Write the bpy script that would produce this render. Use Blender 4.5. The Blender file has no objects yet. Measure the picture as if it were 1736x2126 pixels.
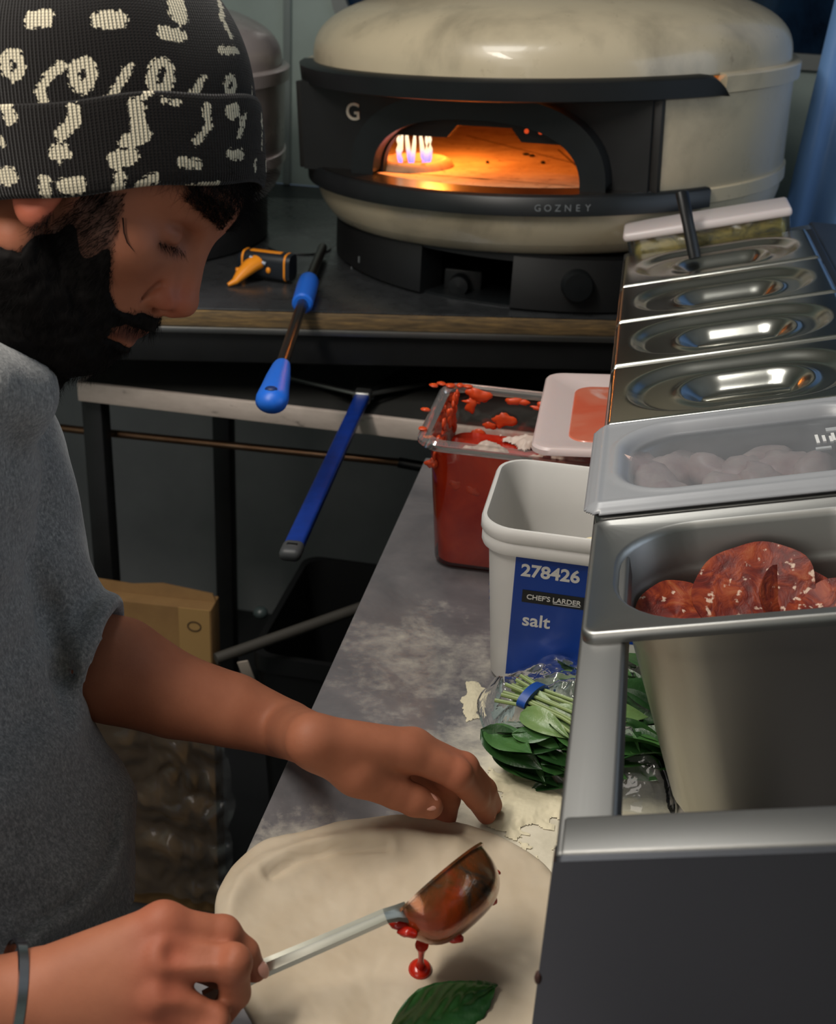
import bpy, bmesh, math, random
import numpy as np
from mathutils import Vector, Matrix, Euler, noise as mnoise
rnd = random.Random(7)
SC = bpy.context.scene
COL = SC.collection
PI = math.pi

# ------------------------------------------------------------------ camera
F_PX = 2500.0
PITCH, ROLL, YAW = math.radians(25.8), math.radians(3.25), math.radians(8.9)
_Fh = np.array([-math.sin(YAW), math.cos(YAW), 0.0]); _R0 = np.array([math.cos(YAW), math.sin(YAW), 0.0]); _Z = np.array([0, 0, 1.0])
CF = _Fh * math.cos(PITCH) - _Z * math.sin(PITCH)
_U0 = _Fh * math.sin(PITCH) + _Z * math.cos(PITCH)
CR = _R0 * math.cos(ROLL) + _U0 * math.sin(ROLL)
CU = _U0 * math.cos(ROLL) - _R0 * math.sin(ROLL)
CC = np.array([0.0, 0.0, 1.53])
cam_d = bpy.data.cameras.new('camera'); cam = bpy.data.objects.new('camera', cam_d); COL.objects.link(cam)
cam_d.sensor_fit = 'HORIZONTAL'; cam_d.sensor_width = 36.0; cam_d.lens = F_PX / 1736.0 * 36.0
cam_d.clip_start = 0.05
cam.matrix_world = Matrix(((CR[0], CU[0], -CF[0], CC[0]), (CR[1], CU[1], -CF[1], CC[1]), (CR[2], CU[2], -CF[2], CC[2]), (0, 0, 0, 1)))
cam_d.dof.use_dof = True; cam_d.dof.focus_distance = 0.98; cam_d.dof.aperture_fstop = 13.0
SC.camera = cam

# ------------------------------------------------------------------ world, view, large lights
SC.view_settings.view_transform = 'Standard'; SC.view_settings.look = 'None'
SC.view_settings.gamma = 1.0; SC.view_settings.use_curve_mapping = False
SC.view_settings.exposure = 0.0
W = bpy.data.worlds.new('world'); SC.world = W; W.use_nodes = True
W.node_tree.nodes['Background'].inputs[0].default_value = (0.30, 0.42, 0.62, 1); W.node_tree.nodes['Background'].inputs[1].default_value = 0.35

def area_light(name, loc, target, sx, sy, power, col):
    d = bpy.data.lights.new(name, 'AREA'); d.shape = 'RECTANGLE'; d.size = sx; d.size_y = sy; d.energy = power; d.color = col
    o = bpy.data.objects.new(name, d); COL.objects.link(o); o.location = loc
    o.rotation_euler = (Vector(target) - Vector(loc)).to_track_quat('-Z', 'Y').to_euler()
    return o
area_light('ceiling_batten_light', (-0.72, 0.35, 2.27), (-0.72, 0.35, 0), 0.16, 0.9, 19.0, (1.0, 0.93, 0.84))
area_light('lid_highlight_light', (-0.42, 1.08, 2.26), (-0.1, 1.0, 1.0), 0.36, 0.56, 9.0, (1.0, 0.97, 0.92))  # unseen lamp, added to put highlights on the pan lids
area_light('hatch_daylight', (1.42, 1.0, 1.75), (0.0, 0.9, 1.1), 1.5, 0.75, 5.5, (0.72, 0.84, 1.0))
area_light('doorway_fill', (-0.75, -1.15, 1.75), (-0.2, 1.6, 1.1), 0.8, 1.2, 6.0, (1.0, 0.90, 0.80))  # warm fill light added behind the camera, set in the doorway opening

# ------------------------------------------------------------------ pixel -> point (places things at their own depth)
def ray(x, y):
    return CF * F_PX + CR * (x - 868.0) - CU * (y - 1063.0)
def at_z(x, y, z):
    r = ray(x, y); return CC + r * ((z - CC[2]) / r[2])
def at_y(x, y, Y):
    r = ray(x, y); return CC + r * ((Y - CC[1]) / r[1])
def at_d(x, y, d):
    return CC + ray(x, y) * (d / F_PX)

# ------------------------------------------------------------------ materials
def lin(c):
    c = c / 255.0
    return c / 12.92 if c <= 0.04045 else ((c + 0.055) / 1.055) ** 2.4
def rgb(r, g, b):
    return (lin(r), lin(g), lin(b), 1.0)

class NT:
    def __init__(s, name):
        s.m = bpy.data.materials.new(name); s.m.use_nodes = True
        s.t = s.m.node_tree; s.b = s.t.nodes['Principled BSDF']; s.out = s.t.nodes['Material Output']
    def n(s, typ, **kw):
        nd = s.t.nodes.new(typ)
        for k, v in kw.items():
            if hasattr(nd, k) and k not in nd.inputs: setattr(nd, k, v)
            else: nd.inputs[k].default_value = v
        return nd
    def l(s, a, b):
        s.t.links.new(a, b)
    def set(s, **kw):
        mp = dict(color='Base Color', rough='Roughness', metal='Metallic', spec='Specular IOR Level', sss='Subsurface Weight', trans='Transmission Weight', ior='IOR', alpha='Alpha', coat='Coat Weight', emit='Emission Strength', ecol='Emission Color', sheen='Sheen Weight')
        for k, v in kw.items(): s.b.inputs[mp[k]].default_value = v
    def coord(s, kind='Object', scale=(1, 1, 1), rot=(0, 0, 0)):
        tc = s.n('ShaderNodeTexCoord'); mp = s.n('ShaderNodeMapping'); mp.inputs['Scale'].default_value = scale; mp.inputs['Rotation'].default_value = rot
        s.l(tc.outputs[kind], mp.inputs['Vector']); return mp.outputs['Vector']
    def noise(s, vec, scale=10, detail=4, rough=0.55, dist=0.0):
        nd = s.n('ShaderNodeTexNoise'); nd.inputs['Scale'].default_value = scale; nd.inputs['Detail'].default_value = detail; nd.inputs['Roughness'].default_value = rough; nd.inputs['Distortion'].default_value = dist
        if vec is not None: s.l(vec, nd.inputs['Vector'])
        return nd.outputs['Fac']
    def ramp(s, fac, stops):
        r = s.n('ShaderNodeValToRGB'); e = r.color_ramp.elements
        while len(e) < len(stops): e.new(0.5)
        for el, (p, c) in zip(e, stops):
            el.position = p; el.color = c if hasattr(c, '__len__') else (c, c, c, 1)
        s.l(fac, r.inputs['Fac']); return r.outputs['Color']
    def math(s, op, a, b=None, clamp=False):
        m = s.n('ShaderNodeMath'); m.operation = op; m.use_clamp = clamp
        for i, v in enumerate((a, b)):
            if v is None: continue
            if isinstance(v, (int, float)): m.inputs[i].default_value = v
            else: s.l(v, m.inputs[i])
        return m.outputs[0]
    def mix(s, fac, a, b):
        m = s.n('ShaderNodeMix'); m.data_type = 'RGBA'
        for sock, v in ((m.inputs[0], fac), (m.inputs[6], a), (m.inputs[7], b)):
            if isinstance(v, (int, float)): sock.default_value = v
            elif isinstance(v, tuple): sock.default_value = v
            else: s.l(v, sock)
        return m.outputs[2]
    def bump(s, h, strength=0.3, dist=0.002):
        b = s.n('ShaderNodeBump'); b.inputs['Strength'].default_value = strength; b.inputs['Distance'].default_value = dist
        s.l(h, b.inputs['Height']); s.l(b.outputs['Normal'], s.b.inputs['Normal'])
    def attr(s, name):
        a = s.n('ShaderNodeAttribute'); a.attribute_name = name; return a
    def col(s, c):
        s.l(c, s.b.inputs['Base Color'])

def simple(name, color, rough=0.5, metal=0.0, var=0.0, vscale=12, bump=0.0, bscale=60, bdist=0.001, **kw):
    t = NT(name); t.set(color=color, rough=rough, metal=metal, **kw)
    if var or bump:
        v = t.coord('Object')
        if var:
            n = t.noise(v, vscale, 5)
            dk = tuple(max(0, c * (1 - var)) for c in color[:3]) + (1,); lt = tuple(min(1, c * (1 + var)) for c in color[:3]) + (1,)
            t.col(t.ramp(n, [(0.25, dk), (0.75, lt)]))
        if bump: t.bump(t.noise(v, bscale, 4), bump, bdist)
    return t.m

def steel(name, color, rough, var=0.06, streak=(3, 220, 3), bump=0.03, smudge=0.12):
    t = NT(name); t.set(color=color, metal=1.0, rough=rough)
    v = t.coord('Object', streak); n = t.noise(v, 6, 3); v2 = t.coord('Object'); n2 = t.noise(v2, 9, 5)
    r = t.math('ADD', t.math('MULTIPLY', n, var * 1.2), t.math('ADD', t.math('MULTIPLY', n2, smudge), rough - smudge * 0.5 - var * 0.6)); t.l(r, t.b.inputs['Roughness'])
    t.bump(n, bump, 0.0006)
    return t.m

def clear_film(name, tint, film=0.1, rough=0.06, white=0.0, crinkle=0.0):
    """thin clear plastic: mostly see-through, glossy by fresnel, a little milky"""
    t = NT(name); tr = t.n('ShaderNodeBsdfTransparent'); tr.inputs[0].default_value = tint
    g = t.n('ShaderNodeBsdfGlossy'); g.inputs['Roughness'].default_value = rough; g.inputs[0].default_value = (1, 1, 1, 1)
    df = t.n('ShaderNodeBsdfDiffuse'); df.inputs[0].default_value = (0.75, 0.76, 0.76, 1)
    fr = t.n('ShaderNodeFresnel'); fr.inputs[0].default_value = 1.45
    m1 = t.n('ShaderNodeMixShader'); m1.inputs[0].default_value = white; t.l(tr.outputs[0], m1.inputs[1]); t.l(df.outputs[0], m1.inputs[2])
    m2 = t.n('ShaderNodeMixShader'); t.l(t.math('ADD', t.math('MULTIPLY', fr.outputs[0], 0.9), film, True), m2.inputs[0]); t.l(m1.outputs[0], m2.inputs[1]); t.l(g.outputs[0], m2.inputs[2])
    if crinkle:
        b = t.n('ShaderNodeBump'); b.inputs['Strength'].default_value = crinkle; b.inputs['Distance'].default_value = 0.004
        t.l(t.noise(t.coord('Object'), 38, 3, 0.5, 0.6), b.inputs['Height'])
        for nd in (g, fr, df): t.l(b.outputs[0], nd.inputs['Normal'])
    t.l(m2.outputs[0], t.out.inputs[0])
    return t.m

# ------------------------------------------------------------------ objects
ORG = {}
def tag(o, label=None, cat=None, group=None, kind=None):
    if label: o['label'] = label
    if cat: o['category'] = cat
    if group: o['group'] = group
    if kind: o['kind'] = kind
    return o
def thing(name, label, cat, loc, group=None):
    o = bpy.data.objects.new(name, None); COL.objects.link(o); o.location = [float(c) for c in loc]; o.empty_display_size = 0.05
    ORG[o.name] = Vector(o.location); return tag(o, label, cat, group)
def obj(name, vf, mat, parent=None, smooth=40, base=None):
    """vf = (verts, faces) in world space; the object's origin is its parent's, or `base`, or its own foot"""
    v = np.asarray(vf[0], float).reshape(-1, 3); f = vf[1]
    if parent is not None: org = ORG[parent.name]
    elif base is not None: org = Vector(base)
    else: org = Vector(((v[:, 0].min() + v[:, 0].max()) / 2, (v[:, 1].min() + v[:, 1].max()) / 2, v[:, 2].min()))
    v = v - np.array(org)
    me = bpy.data.meshes.new(name); me.from_pydata(v.tolist(), [], [list(map(int, q)) for q in f]); me.update()
    mats = mat if isinstance(mat, (list, tuple)) else [mat]
    for m in mats: me.materials.append(m)
    if len(vf) > 2 and vf[2] is not None: me.polygons.foreach_set('material_index', np.asarray(vf[2], np.int32))
    if smooth:
        me.polygons.foreach_set('use_smooth', np.ones(len(me.polygons), bool))
        if smooth < 180: me.set_sharp_from_angle(angle=math.radians(smooth))
    o = bpy.data.objects.new(name, me); COL.objects.link(o)
    if parent is not None: o.parent = parent
    else: o.location = org
    ORG[o.name] = Vector(org)
    return o
def setattr_f(o, name, vals):
    a = o.data.attributes.new(name, 'FLOAT', 'POINT'); a.data.foreach_set('value', np.asarray(vals, np.float32))
def setattr_c(o, name, vals):
    a = o.data.attributes.new(name, 'FLOAT_COLOR', 'POINT'); v = np.ones((len(vals), 4), np.float32); v[:, :3] = vals; a.data.foreach_set('color', v.ravel())
def copy_tree(o, parent=None):
    c = o.copy(); COL.objects.link(c)
    if parent is not None: c.parent = parent
    for ch in [k for k in COL.objects if k.parent == o]: copy_tree(ch, c)
    return c

# ------------------------------------------------------------------ shapes: every one returns (verts, faces)
def join(*parts):
    V, Fc, MI = [], [], []; n = 0
    for p in parts:
        v = np.asarray(p[0], float).reshape(-1, 3); V.append(v); Fc += [[int(i) + n for i in q] for q in p[1]]
        MI += list(p[2]) if len(p) > 2 and p[2] is not None else [0] * len(p[1]); n += len(v)
    return np.vstack(V), Fc, MI
def mi(p, k):
    return p[0], p[1], [k] * len(p[1])
def xf(p, M):
    v = np.asarray(p[0], float); A = np.array(M)
    return (v @ A[:3, :3].T + A[:3, 3],) + tuple(p[1:])
def frame(o, ex, ey, ez=None):
    ex = Vector(ex).normalized(); ey = Vector(ey); ey = (ey - ex * ey.dot(ex)).normalized(); ez = ex.cross(ey)
    M = Matrix.Identity(4)
    for i, c in enumerate((ex, ey, ez)):
        for r in range(3): M[r][i] = c[r]
    for r in range(3): M[r][3] = o[r]
    return M
def from_bm(bm):
    bm.verts.ensure_lookup_table(); bm.verts.index_update()
    r = np.array([v.co[:] for v in bm.verts]), [[v.index for v in f.verts] for f in bm.faces]; bm.free(); return r
def box(x0, x1, y0, y1, z0, z1, bev=0.0, seg=2):
    bm = bmesh.new(); bmesh.ops.create_cube(bm, size=1.0)
    for v in bm.verts:
        v.co = ((x0 + x1) / 2 + v.co.x * (x1 - x0), (y0 + y1) / 2 + v.co.y * (y1 - y0), (z0 + z1) / 2 + v.co.z * (z1 - z0))
    if bev: bmesh.ops.bevel(bm, geom=bm.edges[:], offset=bev, segments=seg, affect='EDGES', profile=0.5)
    return from_bm(bm)
def grid_faces(nr, nc, close_c=False, close_r=False):
    f = []
    for i in range(nr - (0 if close_r else 1)):
        for j in range(nc - (0 if close_c else 1)):
            a, b = i, (i + 1) % nr; c, d = j, (j + 1) % nc
            f.append([a * nc + c, a * nc + d, b * nc + d, b * nc + c])
    return f
def loft(rings, cap0=True, cap1=True, close=True):
    R = np.asarray(rings, float); nr, nc = R.shape[:2]
    f = grid_faces(nr, nc, close)
    if cap0: f.append(list(range(nc))[::-1])
    if cap1: f.append([(nr - 1) * nc + k for k in range(nc)])
    return R.reshape(-1, 3), f
def tube(pts, rad, n=12, caps=True, flat=1.0, up=(0, 0, 1)):
    P = np.asarray(pts, float); m = len(P); rad = np.full(m, rad) if np.isscalar(rad) else np.asarray(rad, float)
    T = np.gradient(P, axis=0) if m > 2 else np.repeat((P[1] - P[0])[None], 2, 0)
    rings = []; a = np.linspace(0, 2 * PI, n, endpoint=False)
    pu = np.array(up, float)
    for k in range(m):
        t = T[k] / (np.linalg.norm(T[k]) + 1e-12); s = np.cross(t, pu)
        if np.linalg.norm(s) < 1e-3: s = np.cross(t, np.array([1.0, 0, 0]))
        s /= np.linalg.norm(s); u = np.cross(s, t)
        rings.append(P[k] + rad[k] * (np.cos(a)[:, None] * s + flat * np.sin(a)[:, None] * u))
    return loft(rings, caps, caps)
def lathe(prof, c=(0, 0, 0), n=64, a0=0.0, a1=2 * PI, cap=False):
    """profile of (radius, z); angle measured from -Y towards +X"""
    full = abs(a1 - a0 - 2 * PI) < 1e-6
    a = np.linspace(a0, a1, n, endpoint=not full); rings = []
    for r, z in prof:
        rings.append(np.stack([c[0] + r * np.sin(a), c[1] - r * np.cos(a), np.full(n, c[2] + z)], 1))
    v, f = loft(rings, cap and full, cap and full, full)
    if not full:   # close the two ends of an open arc
        nr = len(prof); f.append([k * n for k in range(nr)]); f.append([k * n + n - 1 for k in range(nr)][::-1])
    return v, f
def rrect(w, h, r, n=6, cx=0.0, cy=0.0, p=2.0):
    out = []
    for sx, sy, a0 in ((1, 1, 0), (-1, 1, PI / 2), (-1, -1, PI), (1, -1, 1.5 * PI)):
        for k in range(n + 1):
            a = a0 + k * PI / 2 / n; ca, sa = math.cos(a), math.sin(a)
            e = 2.0 / p; ca = math.copysign(abs(ca) ** e, ca); sa = math.copysign(abs(sa) ** e, sa)
            out.append((cx + sx * (w / 2 - r) + r * ca, cy + sy * (h / 2 - r) + r * sa))
    return np.array(out)
def ring3(xy, z):
    return np.column_stack([xy, np.full(len(xy), z)])
def ellipsoid(c, r, nu=20, nv=12):
    rings = []
    for i in range(1, nv):
        t = PI * i / nv
        a = np.linspace(0, 2 * PI, nu, endpoint=False)
        rings.append(np.stack([c[0] + r[0] * math.sin(t) * np.cos(a), c[1] + r[1] * math.sin(t) * np.sin(a), np.full(nu, c[2] - r[2] * math.cos(t))], 1))
    return loft(rings)
def shape2d(outlines, depth):
    """filled 2-D outline (with holes) in XY, extruded 0..depth in Z"""
    cu = bpy.data.curves.new('tmp', 'CURVE'); cu.dimensions = '2D'; cu.fill_mode = 'BOTH'; cu.extrude = depth / 2
    for o in outlines:
        s = cu.splines.new('POLY'); s.points.add(len(o) - 1); s.use_cyclic_u = True
        for p, q in zip(s.points, o): p.co = (q[0], q[1], 0, 1)
    return _curve_mesh(cu, depth / 2)
def text2d(txt, size, depth, align='LEFT', space=1.0, bold=0.0):
    cu = bpy.data.curves.new('tmp', 'FONT'); cu.body = txt; cu.size = size; cu.align_x = align; cu.extrude = depth / 2; cu.space_character = space; cu.offset = bold; cu.resolution_u = 4
    return _curve_mesh(cu, depth / 2)
def _curve_mesh(cu, dz):
    o = bpy.data.objects.new('tmp', cu); COL.objects.link(o)
    dg = bpy.context.evaluated_depsgraph_get(); me = bpy.data.meshes.new_from_object(o.evaluated_get(dg))
    v = np.zeros(len(me.vertices) * 3); me.vertices.foreach_get('co', v); v = v.reshape(-1, 3); v[:, 2] += dz
    f = [list(p.vertices) for p in me.polygons]
    bpy.data.objects.remove(o); bpy.data.curves.remove(cu); bpy.data.meshes.remove(me)
    return v, f
def vnoise(P, scale, seed=0.0, octv=3):
    P = np.asarray(P, float) * scale + seed
    return np.array([mnoise.fractal(Vector(p), 1.0, 2.0, octv) for p in P])
def smooth01(x, a, b):
    t = np.clip((x - a) / (b - a), 0, 1); return t * t * (3 - 2 * t)
# ------------------------------------------------------------------ materials used all over
MAT = {}
MAT['steel'] = steel('brushed_steel', rgb(160, 160, 157), 0.40)
MAT['steel_dark'] = steel('worn_steel_top', rgb(120, 122, 124), 0.33, smudge=0.2)
MAT['steel_lid'] = steel('polished_steel', rgb(196, 196, 188), 0.20, var=0.02, bump=0.0, smudge=0.08)
MAT['black_metal'] = simple('black_painted_metal', rgb(22, 23, 24), 0.5, 0.0, 0.25, 30, 0.1, 200)
MAT['black_plastic'] = simple('black_plastic', rgb(16, 17, 18), 0.42)
MAT['white_plastic'] = simple('white_plastic', rgb(222, 220, 216), 0.38, 0, 0.03, 20)

def wall_mat(name, c, rough=0.45):
    t = NT(name); v = t.coord('Object'); n = t.noise(v, 3.5, 6, 0.6); n2 = t.noise(v, 40, 4)
    dk = tuple(x * 0.82 for x in c[:3]) + (1,); lt = tuple(min(1, x * 1.1) for x in c[:3]) + (1,)
    t.col(t.ramp(n, [(0.3, dk), (0.7, lt)])); t.set(rough=rough); t.bump(n2, 0.05, 0.001); return t.m
M_wall = wall_mat('painted_wall_panel', rgb(180, 196, 190)); M_low = wall_mat('grey_lower_panel', rgb(158, 160, 162), 0.5)
M_floor = wall_mat('dark_vinyl_floor', rgb(44, 45, 47), 0.55); M_ceil = wall_mat('ceiling_panel', rgb(206, 204, 196), 0.6)

def struct(name, vf, mat, **kw):
    o = obj(name, vf, mat, **kw); o['kind'] = 'structure'; return o
X0, X1, Y0, Y1, ZC = -1.95, 1.45, -1.3, 2.74, 2.32
struct('floor', box(X0, X1, Y0, Y1, -0.06, 0.0), M_floor)
struct('ceiling', box(X0, X1, Y0, Y1, ZC, ZC + 0.06), M_ceil)
struct('wall_left', box(X0 - 0.06, X0, Y0, Y1, 0, ZC), M_wall)
# back wall with a window hole, and a darker lower panel
wx0, wx1, wz0, wz1 = -0.655, 0.42, 1.335, 1.86
hole = rrect(wx1 - wx0, wz1 - wz0, 0.07, 8, (wx0 + wx1) / 2, (wz0 + wz1) / 2)
wall2d = shape2d([[(X0, 0.985), (X1, 0.985), (X1, ZC), (X0, ZC)], hole[::-1]], 0.06)
toXZ = Matrix(((1, 0, 0, 0), (0, 0, 1, Y1), (0, 1, 0, 0), (0, 0, 0, 1)))
struct('wall_back', xf(wall2d, toXZ), M_wall, smooth=0)
struct('wall_back_lower', box(X0, X1, 2.46, Y1 + 0.06, 0, 0.972), M_low)
fr_out = rrect(wx1 - wx0 + 0.05, wz1 - wz0 + 0.05, 0.09, 8, (wx0 + wx1) / 2, (wz0 + wz1) / 2); fr_in = rrect(wx1 - wx0 - 0.01, wz1 - wz0 - 0.01, 0.065, 8, (wx0 + wx1) / 2, (wz0 + wz1) / 2)
toXZf = Matrix(((1, 0, 0, 0), (0, 0, -1, Y1 + 0.004), (0, 1, 0, 0), (0, 0, 0, 1)))
wf = struct('window_1', xf(shape2d([fr_out, fr_in[::-1]], 0.018), toXZf), simple('window_rubber', rgb(150, 154, 152), 0.5), smooth=30)
t = NT('dark_window_glass'); v = t.coord('Object', (1, 1, 0.5)); n = t.noise(v, 9, 6, 0.65, 0.4)
t.col(t.ramp(n, [(0.35, rgb(14, 24, 38)), (0.52, rgb(26, 48, 74)), (0.64, rgb(30, 60, 92)), (0.75, rgb(78, 110, 150))])); t.set(rough=0.12, spec=0.6)
pane = shape2d([rrect(wx1 - wx0 + 0.01, wz1 - wz0 + 0.01, 0.07, 8, (wx0 + wx1) / 2, (wz0 + wz1) / 2)], 0.008)
obj('window_pane', xf(pane, Matrix(((1, 0, 0, 0), (0, 0, -1, Y1 + 0.035), (0, 1, 0, 0), (0, 0, 0, 1)))), t.m, wf, smooth=0)
# vertical trim strip left of the window and the ledge where the panels meet
struct('trim_1', join(box(-0.786, -0.768, Y1 - 0.014, Y1, 0.985, ZC, 0.004), ), simple('trim_grey', rgb(150, 160, 158), 0.35))
struct('trim_2', box(X0, X1, 2.455, Y1, 0.972, 0.985, 0.003), simple('trim_dark', rgb(40, 46, 50), 0.4))
# panel joints of the lower wall
struct('trim_3', box(-0.845, -0.838, 2.455, 2.46, 0, 0.972), simple('seam_grey', rgb(96, 98, 100), 0.5))
# right wall with the serving hatch, front wall with the doorway
hx = shape2d([[(Y0, 0), (Y1, 0), (Y1, ZC), (Y0, ZC)], [(0.15, 1.32), (0.15, 2.12), (1.85, 2.12), (1.85, 1.32)]], 0.06)
struct('wall_right', xf(hx, Matrix(((0, 0, 1, X1), (1, 0, 0, 0), (0, 1, 0, 0), (0, 0, 0, 1)))), M_wall, smooth=0)
dx = shape2d([[(X0, 0), (X1, 0), (X1, ZC), (X0, ZC)], [(-1.2, 0.02), (-1.2, 2.05), (-0.3, 2.05), (-0.3, 0.02)]], 0.06)
struct('wall_front', xf(dx, Matrix(((1, 0, 0, 0), (0, 0, 1, Y0 - 0.06), (0, 1, 0, 0), (0, 0, 0, 1)))), M_wall, smooth=0)
lt = thing('ceiling_light', 'long white batten lamp fixed to the ceiling above the cook', 'lamp', (-0.72, 0.35, 2.28))
obj('lamp_housing', box(-0.82, -0.62, -0.15, 0.77, 2.28, ZC, 0.006), MAT['white_plastic'], lt)

l2 = thing('ceiling_light', 'added square white ceiling lamp in front of the ovens, for highlights on the lids', 'lamp', (-0.42, 1.08, 2.28))
obj('lamp_housing', box(-0.62, -0.22, 0.78, 1.38, 2.28, ZC, 0.006), MAT['white_plastic'], l2)
# ------------------------------------------------------------------ oven table (wood-edged steel top) and the shelf below
TZ = 1.02
pA, pB = at_z(400, 640, TZ), at_z(1285, 663, TZ)
tdir = Vector((pB - pA)).normalized(); tnrm = Vector((-tdir.y, tdir.x, 0))
tang = math.atan2(tdir.y, tdir.x)
T0 = Vector(pA) - tdir * 0.62                     # left front corner
tl = 2.05; tdp = 0.80
def tbl(x0, x1, y0, y1, z0, z1, bev=0.0):
    return xf(box(x0, x1, y0, y1, z0, z1, bev), Matrix.Translation(T0) @ Matrix.Rotation(tang, 4, 'Z') @ Matrix.Translation((0, 0, -TZ)))
ot = thing('oven_table', 'long steel topped table with worn wooden front edge under the ovens', 'table', (T0.x, T0.y, 0))
t = NT('worn_steel_sheet'); v = t.coord('Object'); n = t.noise(v, 7, 6, 0.6); n2 = t.noise(v, 45, 4)
t.col(t.ramp(n, [(0.3, rgb(84, 87, 90)), (0.7, rgb(118, 121, 124))])); t.set(metal=0.85); t.l(t.ramp(n2, [(0.3, 0.22), (0.75, 0.42)]), t.b.inputs['Roughness'])
M_sheet = t.m
t = NT('worn_wood_edge'); v = t.coord('Object', (1, 1, 1), (0, 0, -tang)); mp = t.coord('Object', (3, 3, 40)); n = t.noise(mp, 8, 6, 0.65, 0.3)
t.col(t.ramp(n, [(0.25, rgb(52, 44, 34)), (0.5, rgb(104, 84, 56)), (0.72, rgb(146, 116, 70)), (0.9, rgb(84, 74, 62))])); t.set(rough=0.7); t.bump(n, 0.3, 0.002)
M_woodedge = t.m
obj('table_top', tbl(0, tl, 0.002, tdp, TZ - 0.003, TZ, 0.0008), M_sheet, ot)
obj('wood_edge', tbl(0, tl, 0.0, 0.02, TZ - 0.027, TZ - 0.003, 0.002), M_woodedge, ot)
obj('table_board', tbl(0.0, tl, 0.02, tdp, TZ - 0.027, TZ - 0.003), simple('underside_board', rgb(48, 40, 32), 0.8), ot)
obj('steel_trim', tbl(0, tl, -0.004, 0.016, TZ - 0.036, TZ - 0.027, 0.001), MAT['steel'], ot)
obj('frame_rail', tbl(0, tl, 0.01, 0.05, TZ - 0.085, TZ - 0.036, 0.003), MAT['black_metal'], ot)
for (a, b) in ((0.02, 0.6), (1.98, 0.42), (0.02, 0.05), (1.30, 0.09), (1.98, 0.05)):
    obj('leg', tbl(a, a + 0.04, b, b + 0.04, 0.0, TZ - 0.036, 0.003), MAT['black_metal'], ot)

# lower prep shelf in front: thin steel top with a scuffed pale edge
SZ = 0.87
sA, sB = at_z(155, 800, SZ), at_z(870, 865, SZ)
sy = (sA[1] + sB[1]) / 2; sx0 = sA[0]
sh = thing('prep_shelf', 'low grey steel shelf with scuffed pale front edge on black legs', 'shelf', (sx0, sy, 0))
obj('shelf_top', box(sx0, 0.62, sy, sy + 0.62, SZ - 0.004, SZ, 0.001), simple('shelf_sheet', rgb(74, 74, 72), 0.38, 0.6, 0.2, 9), sh)
t = NT('scuffed_edge'); v = t.coord('Object', (1, 1, 3)); n = t.noise(v, 16, 6, 0.7)
t.col(t.ramp(n, [(0.28, rgb(80, 74, 68)), (0.38, rgb(190, 176, 166)), (0.64, rgb(206, 192, 182)), (0.74, rgb(140, 126, 116))])); t.set(rough=0.6, metal=0.2)
obj('shelf_edge', box(sx0 - 0.002, 0.62, sy - 0.006, sy + 0.004, SZ - 0.030, SZ + 0.001, 0.002), t.m, sh)
obj('shelf_edge', box(sx0 - 0.004, sx0 + 0.006, sy, sy + 0.62, SZ - 0.030, SZ + 0.001, 0.002), t.m, sh)
for (a, b) in ((sx0 - 0.01, sy + 0.02), (sx0 + 0.10, sy + 0.32), (0.50, sy + 0.05), (0.50, sy + 0.5)):
    obj('leg', box(a, a + 0.034, b, b + 0.034, 0.0, SZ - 0.004, 0.003), MAT['black_metal'], sh)
t = NT('dull_copper'); v = t.coord('Object', (30, 30, 30)); t.col(t.ramp(t.noise(t.coord('Object'), 12, 4), [(0.3, rgb(120, 84, 58)), (0.7, rgb(150, 120, 96))])); t.set(metal=0.9, rough=0.35)
r0, r1, r2 = at_y(165, 893, sy + 0.085), at_y(828, 960, sy + 0.085), at_y(882, 970, sy + 0.085)
rl = obj('shelf_rail', tube([r0 + np.array([-0.1, 0, 0]), r0, r1], 0.0065, 12), t.m, sh)
obj('rail_end', tube([r1, r2], 0.0085, 12), MAT['black_plastic'], sh)

# ------------------------------------------------------------------ right side: dark worktop and blue plastic curtain
wt = thing('hatch_worktop', 'dark grey flat worktop running along the right of the topping rail', 'worktop', (0.6, 1.1, 0))
obj('worktop_slab', box(0.272, 1.20, 0.10, 1.90, 1.135, 1.165, 0.004), simple('dark_laminate', rgb(46, 50, 56), 0.4, 0, 0.15, 14), wt)
obj('cabinet_body', box(0.86, 1.18, 0.14, 1.86, 0.0, 1.135), simple('cabinet_grey', rgb(62, 64, 68), 0.5), wt)
rng = np.linspace(0, 1, 60)
cx0, cx1 = 0.272, 0.86
rings = []
for i, z in enumerate(np.linspace(1.035, 2.2, 30)):
    s = rng; x = cx0 + (cx1 - cx0) * s + 0.055 * (z - 1.0) ; y = 2.24 + 0.02 * np.sin(s * 26 + 0.6 * z) + 0.012 * np.sin(s * 61 + 2.0 * z) + 0.02 * (z - 1.2)
    rings.append(np.stack([x, y, np.full_like(x, z)], 1))
R = np.array(rings); nr, nc = R.shape[:2]; back = R + np.array([0, 0.004, 0])
vv, ff = loft(np.concatenate([R, back[:, ::-1]], 1), True, True, True)
t = NT('blue_plastic_sheet'); t.set(color=rgb(124, 166, 222), rough=0.35, sss=0.0); t.bump(t.noise(t.coord('Object'), 14, 3), 0.1, 0.01)
tag(obj('plastic_curtain', (vv, ff), t.m, smooth=60), 'blue plastic curtain hanging at the far right behind the oven', 'curtain')
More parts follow.
